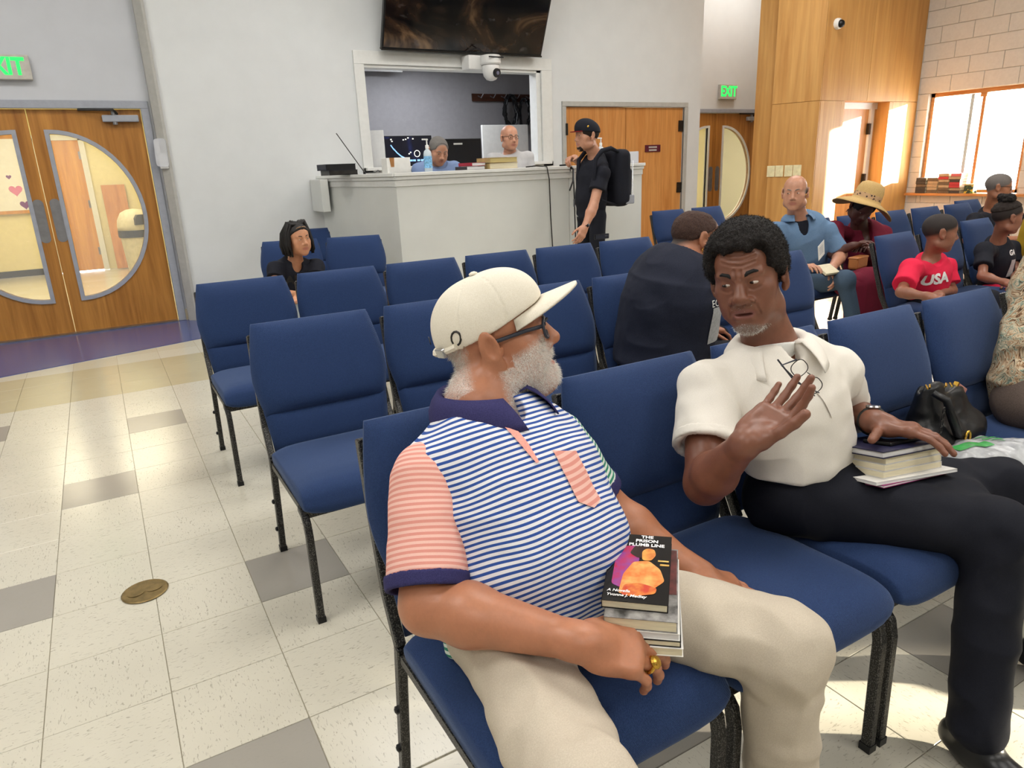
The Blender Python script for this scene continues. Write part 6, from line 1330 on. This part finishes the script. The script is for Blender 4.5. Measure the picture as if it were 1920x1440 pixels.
# --- person in the feather print at the right edge
def feather():
    t = NT('feather_print'); v = t.coord('Object', (1, 1, 1)); w1 = t.noise(v, 7, 2, .5, 1.5); cb = t.node('CombineXYZ', i_0=w1, i_1=w1, i_2=w1).outputs[0]
    vv = t.node('VectorMath', operation='MULTIPLY_ADD'); t.put(vv.inputs[0], cb); vv.inputs[1].default_value = (1.1, .9, -1.0); t.put(vv.inputs[2], t.coord('Object', (1, 1, 1.4))); n = t.noise(vv.outputs[0], 4.5, 5, .68, 4.0)
    c = t.ramp(n, [(.34, srgb(36, 30, 28)), (.41, srgb(120, 88, 62)), (.47, srgb(176, 148, 116)), (.52, srgb(206, 190, 164)), (.56, srgb(104, 138, 126)), (.61, srgb(84, 64, 48)), (.68, srgb(190, 168, 138))]); return t.set(c, .8, 0, .2)
M['feather'] = feather(); M['brownpant'] = cloth('brown_trousers', srgb(84, 72, 66), srgb(106, 92, 84))
root, H, sg, tf = figure('person in feather print top at the right picture edge', (3.03, -1.1, .47), ((3.52, -.95, 1.15), (.2, -1, 0), (0, 0, 1), 1.0), (3.46, -.98, .97), (3.08, -1.10, .55),
    ((3.26, -1.02, .865), (3.02, -1.08, .66), (3.08, -1.28, .60)), ((3.62, -.98, .90), (3.7, -1.1, .68), (3.55, -1.3, .62)), ((2.97, -1.12, .52), (2.94, -1.5, .50), (2.95, -1.52, .1), (3.14, -1.12, .52), (3.2, -1.5, .50), (3.2, -1.52, .1)), SK['med'], M['feather'], M['brownpant'], 1.0, 1.12, 1.15, None, (0, -1, 0), .006, slr=1.3, wr=.013, arm=.9, hem=np.array((3.08, -1.1, .50)))
cap_hair(H, root, M['darkcrop'], .01)
# ------------------------------------------------------------------ books on the capped man's thigh
def frame(o, e1, e2):
    """matrix: origin o, local x along e1, y along e2 made square to it"""
    x = Vector(e1).normalized(); y = Vector(e2); y = (y-x*y.dot(x)).normalized(); z = x.cross(y)
    return Matrix(((x.x, y.x, z.x, o[0]), (x.y, y.y, z.y, o[1]), (x.z, y.z, z.z, o[2]), (0, 0, 0, 1)))
def lying_book(label, Mx, w, l, h, cov, pg, name='paperback', group=None, hard=.0012, over=.0, cat='book'):
    """book with origin at its lower left corner, x to the right, y up the page, z out of the cover"""
    e = empty(name, (0, 0, 0), 0, label, cat, group); e.matrix_world = Mx
    MB().box(0, w, 0, l, 0, hard).box(0, w, 0, l, h-hard, h).box(0, hard, 0, l, 0, h).build('cover', cov, e)
    MB().box(hard, w-.002-over, .0015+over, l-.0015-over, hard, h-hard).build('pages', pg, e); return e
Fb = frame((.984, -1.381, .580), (.080, -.078, .002), (.186, .10, .016)); GB = 'books on the cap wearer thigh'
M['coverblk'] = plain('glossy_black_cover', srgb(22, 20, 22), .2); M['covergrey'] = plain('grey_photo_cover', srgb(130, 128, 126), .3, var=.4, nscale=40); M['coverw'] = plain('white_cover', srgb(228, 226, 222), .4); M['coverwine'] = plain('wine_photo_cover', srgb(92, 40, 38), .35, var=.3, nscale=50)
def off(x, y, z, rz=0): return Fb @ Matrix.Translation((x, y, z)) @ Matrix.Rotation(rz, 4, 'Z')
lying_book('cream paperback at the bottom of the cap wearer pile', off(.012, -.030, .0, .06), .124, .208, .017, M['coverw'], M['pages'], group=GB)
lying_book('thin white paperback, second from below in the cap wearer pile', off(.010, -.026, .0175, .04), .122, .205, .012, M['coverblk'], M['pages'], group=GB)
lying_book('white edged paperback, middle of the cap wearer pile', off(.006, -.024, .030, .03), .124, .206, .014, M['coverw'], M['pagesw'], group=GB)
b4 = lying_book('thick paperback with photo cover under the black novel', off(.006, -.022, .0445, .02), .120, .204, .022, M['covergrey'], M['pages'], group=GB)
MB().box(.082, .118, .07, .2, .022, .0224).build('cover_photo', M['coverwine'], b4)
nv = lying_book('black paperback novel titled The Prison Plumb Line, topmost in the pile', off(.0, .0, .067, 0), .110, .200, .016, M['coverblk'], M['pages'], group=GB)
NZ = .0163
def flatp(pts, mat, nm, dz=0.0): return MB().prism(rounded(pts, .006, 3), NZ+dz, NZ+dz+.0002).build(nm, mat, nv)
def pmat(n, a, b, sc=40): return (lambda t: t.set(t.ramp(t.noise(t.coord(), sc, 3), [(.35, a), (.65, b)]), .22))(NT(n))
flatp([(.012, .045), (.012, .12), (.022, .158), (.05, .165), (.055, .12), (.04, .03)], pmat('print_magenta', srgb(190, 40, 70), srgb(140, 70, 150)), 'art_backdrop')
flatp([(.026, .02), (.030, .075), (.045, .112), (.072, .118), (.093, .095), (.102, .062), (.085, .040), (.07, .022)], pmat('print_shirt', srgb(222, 178, 104), srgb(226, 120, 60)), 'art_shirt', .0002)
flatp([(.030, .018), (.034, .045), (.060, .052), (.090, .042), (.088, .026), (.05, .014)], pmat('print_arm', srgb(200, 70, 50), srgb(230, 150, 70)), 'art_arm', .0004)
flatp([(.036, .138), (.044, .162), (.068, .168), (.082, .155), (.074, .128), (.052, .124)], pmat('print_hair', srgb(30, 18, 18), srgb(60, 34, 34), 120), 'art_hair', .0003)
flatp([(.060, .118), (.058, .145), (.066, .156), (.080, .154), (.084, .136), (.076, .118)], pmat('print_face', srgb(206, 120, 62), srgb(232, 168, 84)), 'art_face', .0005)
for bx_ in ((.088, .107, .118, .122), (.092, .108, .106, .111)): MB().box(*bx_, NZ, NZ+.0003).build('art_bar', pmat('print_ochre', srgb(190, 140, 60), srgb(226, 190, 110)), nv)
M['titlew'] = plain('white_title', srgb(240, 238, 238), .4)
for tx, sz, y in (('THE', .0125, .1915), ('PRISON', .0125, .1785), ('PLUMB LINE', .0125, .1655)): lettering(tx, sz, Matrix.Translation((.065, y, NZ+.0008)), M['titlew'], nv, .0001, .0004, sx=.98)
for tx, y in (('A Novella', .026), ('Yvonne J. Medley', .0145)): lettering(tx, .0095, Matrix.Translation((.007, y, NZ+.0012)), M['titlew'], nv, .0001, .0002, shear=.2, align='LEFT')
# ring on the capped man's right hand
cc, d, n_, r_ = HSEG[(.912, -1.42, .628)][2]; Rm = axes(Vector(cc-np.array(cm_root.location)), np.cross(d, n_), z=d)
rg = MB().tube([Rm @ Vector(((r_+.0015)*math.cos(t), (r_+.0015)*math.sin(t), 0)) for t in [k*math.pi/10 for k in range(20)]], .0036, 8, closed=True).build('signet_ring', M['gold'], cm_root, smooth=True)
MB().lathe([(.010, 0), (.0115, .003), (.009, .007), (.004, .008)], 14, axes(Vector(cc+np.array(n_)*(r_+.001)-np.array(cm_root.location)), d, z=n_)).build('ring_head', M['gold'], rg)
# ------------------------------------------------------------------ books, phone on the polo man's lap
Fp = frame((1.862, -1.325, .606), (-.045, .183, -.030), (.218, -.026, -.015))      # x towards his belly, y to the right of the picture
Fp = Fp if (Fp.to_3x3() @ Vector((0, 0, 1))).z > 0 else frame((1.862, -1.325, .606), (.218, -.026, -.015), (-.045, .183, -.030))
def op(x, y, z, rz=0): return Fp @ Matrix.Translation((x, y, z)) @ Matrix.Rotation(rz, 4, 'Z')
GP = 'books on the white polo wearer lap'; M['magenta'] = plain('magenta_cover', srgb(150, 40, 110), .35, var=.2); M['navyc'] = plain('navy_hardback_cloth', srgb(30, 30, 62), .5)
def pbook(label, x, y, z, rz, w, l, h, cov, pg, hard=.0012, over=0.0, name='paperback'):
    e = empty(name, (0, 0, 0), 0, label, 'book', GP); e.matrix_world = op(x, y, z, rz)
    MB().box(0, w, 0, l, 0, hard).box(0, w, 0, l, h-hard, h).box(w-hard, w, 0, l, 0, h).build('cover', cov, e); MB().box(.001+over, w-hard, .001+over, l-.001-over, hard, h-hard).build('pages', pg, e); return e
pbook('thin magenta covered booklet at the bottom of the lap pile', -.020, -.014, .0, .05, .235, .205, .006, M['magenta'], M['pagesw'])
pbook('white magazine near the bottom of the lap pile', -.035, -.006, .0065, -.05, .265, .200, .008, M['coverw'], M['pagesw'])
for k, (lb, dx) in enumerate((('lowest', .006), ('middle', .010), ('uppermost', .014))): pbook('%s of three cream edged paperbacks on the white polo wearer lap' % lb, dx, .008, .015+.0165*k, .02*k, .205, .150, .016, M['coverw'], M['pages'])
pbook('navy hardback on top of the lap pile', -.004, .0, .065, .03, .225, .158, .017, M['navyc'], M['pagesw'], .0022, .003, 'hardback')
ph = empty('phone', (0, 0, 0), 0, 'black phone under the white polo wearer left hand', 'phone'); ph.matrix_world = op(.06, .03, .0825, .1); MB().box(0, .155, 0, .076, 0, .009).build('casing', M['black'], ph, .003); MB().box(.004, .151, .004, .072, .009, .0095).build('screen', plain('phone_glass', srgb(12, 12, 16), .08), ph)
# glasses hung on the polo placket
og = empty('hanging_glasses', (1.66, -1.215, .90), 0, 'thin wire eyeglasses hanging from the white polo placket', 'eyeglasses'); gl = Vector(og.location)
def rim(c, a, b, w, h_): return [Vector(c)+Vector(a)*w*math.copysign(abs(math.cos(t))**.75, math.cos(t))+Vector(b)*h_*math.copysign(abs(math.sin(t))**.75, math.sin(t))-gl for t in [k*2*math.pi/22 for k in range(22)]]
a_ = Vector((.066, .0, -.060)).normalized(); b_ = Vector((.62, -.35, .70)); b_ = (b_-a_*b_.dot(a_)).normalized()
for c in ((1.648, -1.225, .912), (1.700, -1.228, .862)):
    rm_ = rim(c, a_, b_, .024, .018); MB().tube(rm_, .0011, 6, closed=True).build('rim', M['dkmetal'], og); MB().add(rm_, [tuple(range(22))]).build('lens', M['pane'], og)
MB().tube([Vector((1.667, -1.232, .90))-gl, Vector((1.678, -1.234, .893))-gl, Vector((1.683, -1.232, .880))-gl], .0011, 6).build('bridge', M['dkmetal'], og)
MB().tube([Vector((1.632, -1.228, .935))-gl, Vector((1.60, -1.215, .925))-gl, Vector((1.645, -1.22, .885))-gl, Vector((1.71, -1.225, .835))-gl], [.002, .002, .0018, .0014], 6).build('temple', M['slate'], og)
MB().tube([Vector((1.718, -1.23, .842))-gl, Vector((1.67, -1.20, .87))-gl, Vector((1.63, -1.18, .925))-gl], [.0014, .0018, .002], 6).build('temple', M['slate'], og)
# ------------------------------------------------------------------ black purse and plastic bag on the fourth chair
M['blackleather'] = plain('soft_black_leather', srgb(16, 17, 20), .38, var=.1, bump=.15, bscale=300)
pz_ = empty('handbag', (2.56, -1.06, .47), 0, 'slouchy black leather purse on the seat beside the white polo wearer', 'handbag')
flesh('bag_body', [('u', loft((2.45, -1.085, .48), (2.47, -1.075, .665), (1, .15, 0), (.075, .075), (.055, .030)), 0), ('u', loft((2.60, -1.075, .50), (2.58, -1.065, .615), (1, .1, 0), (.12, .075), (.09, .035)), .04), ('u', cone((2.40, -1.12, .50), (2.68, -1.10, .50), .05, .05), .05), ('s', ell((2.52, -1.065, .68), (.11, .018, .045)), .01), ('i', plane((0, 0, .472), (0, 0, -1)), .01)], .0045, (2.25, -1.25, .44), (2.85, -.93, .75), M['blackleather'], pz_, wrinkle(.006, (14, 14, 8), 7, .002))
pl_ = Vector(pz_.location); strap = [Vector(p)-pl_ for p in ((2.41, -1.115, .675), (2.42, -1.15, .66), (2.44, -1.165, .60), (2.47, -1.17, .55), (2.51, -1.17, .53), (2.535, -1.165, .52))]
MB().tube(strap, [.010, .013, .014, .014, .012, .010], 6).build('strap', M['blackleather'], pz_, smooth=True); MB().tube([Vector((2.50+.013*math.cos(t), -1.185, .535+.020*math.sin(t)))-pl_ for t in [k*math.pi/7 for k in range(-2, 11)]], .004, 6).build('clasp', M['gold'], pz_, smooth=True)
for q in range(7): MB().tube([Vector((2.405+.022*q, -1.10+.006*(q % 2), .685-.003*q))-pl_, Vector((2.42+.022*q, -1.085, .690-.003*q))-pl_], .003, 5).build('zip_link', M['gold'], pz_)
for q in range(5): MB().tube([Vector((2.385+.006*math.cos(t), -1.165, .64-.02*q+.010*math.sin(t)))-pl_ for t in [k*math.pi/4 for k in range(8)]], .0016, 5, closed=True).build('chain_link', M['dkmetal'], pz_)
wl = empty('wallet', (2.625, -1.075, .615), 0, 'pink wallet poking out of the black purse', 'wallet'); M['rose'] = plain('rose_leather', srgb(190, 132, 122), .5); MB().box(-.035, .035, -.006, .006, -.04, .035, Matrix.Rotation(.5, 4, 'Y')).build('leather', M['rose'], wl, .004); MB().box(-.036, -.028, -.007, .007, -.04, .035, Matrix.Rotation(.5, 4, 'Y')).build('zip_edge', M['gold'], wl)
def film():
    t = NT('thin_plastic_film'); v = t.coord(); n = t.noise(v, 30, 3); c = t.ramp(n, [(.3, srgb(176, 178, 180)), (.7, srgb(226, 228, 230))]); t.bump(n, .5, .01); t.set(c, .22, 0, .6); t.b.inputs['Alpha'].default_value = .62; return t.m
pb = empty('plastic_bag', (2.50, -1.24, .47), 0, 'crumpled grey plastic carrier bag with green print on the chair', 'bag')
bgo = flesh('film', [('u', ell((2.46, -1.235, .495), (.15, .085, .05)), 0), ('u', ell((2.58, -1.29, .49), (.12, .08, .045)), .04), ('u', ell((2.40, -1.30, .49), (.10, .06, .04)), .04), ('i', plane((0, 0, .471), (0, 0, -1)), .005)], .006, (2.2, -1.46, .44), (2.85, -1.08, .60), film(), pb, lambda P, N: .014*np.abs(vnoise(P, 16, 3))+.008*vnoise(P, 34, 5)-.006)
M['greenink'] = plain('green_ink', srgb(44, 140, 62), .4, var=.15, nscale=50)
gp = drape(bgo, pb, [(2.43+a, -1.23-.35*a+b*.5, .9) for b in np.linspace(.03, -.03, 6) for a in np.linspace(-.05, .06, 8)], (0, 0, -1), .003); link('print_block', np_mesh('print_block', gp-np.array(pb.location), gridfaces(6, 8)), M['greenink'], pb)
for q in range(4): ribbon(bgo, pb, [(2.50+.012*q, -1.225+.012*q, .9), (2.57+.006*q, -1.255+.010*q, .9)], (.003, .003), (0, 0, -1), M['greenink'], 'print_stroke', .003)
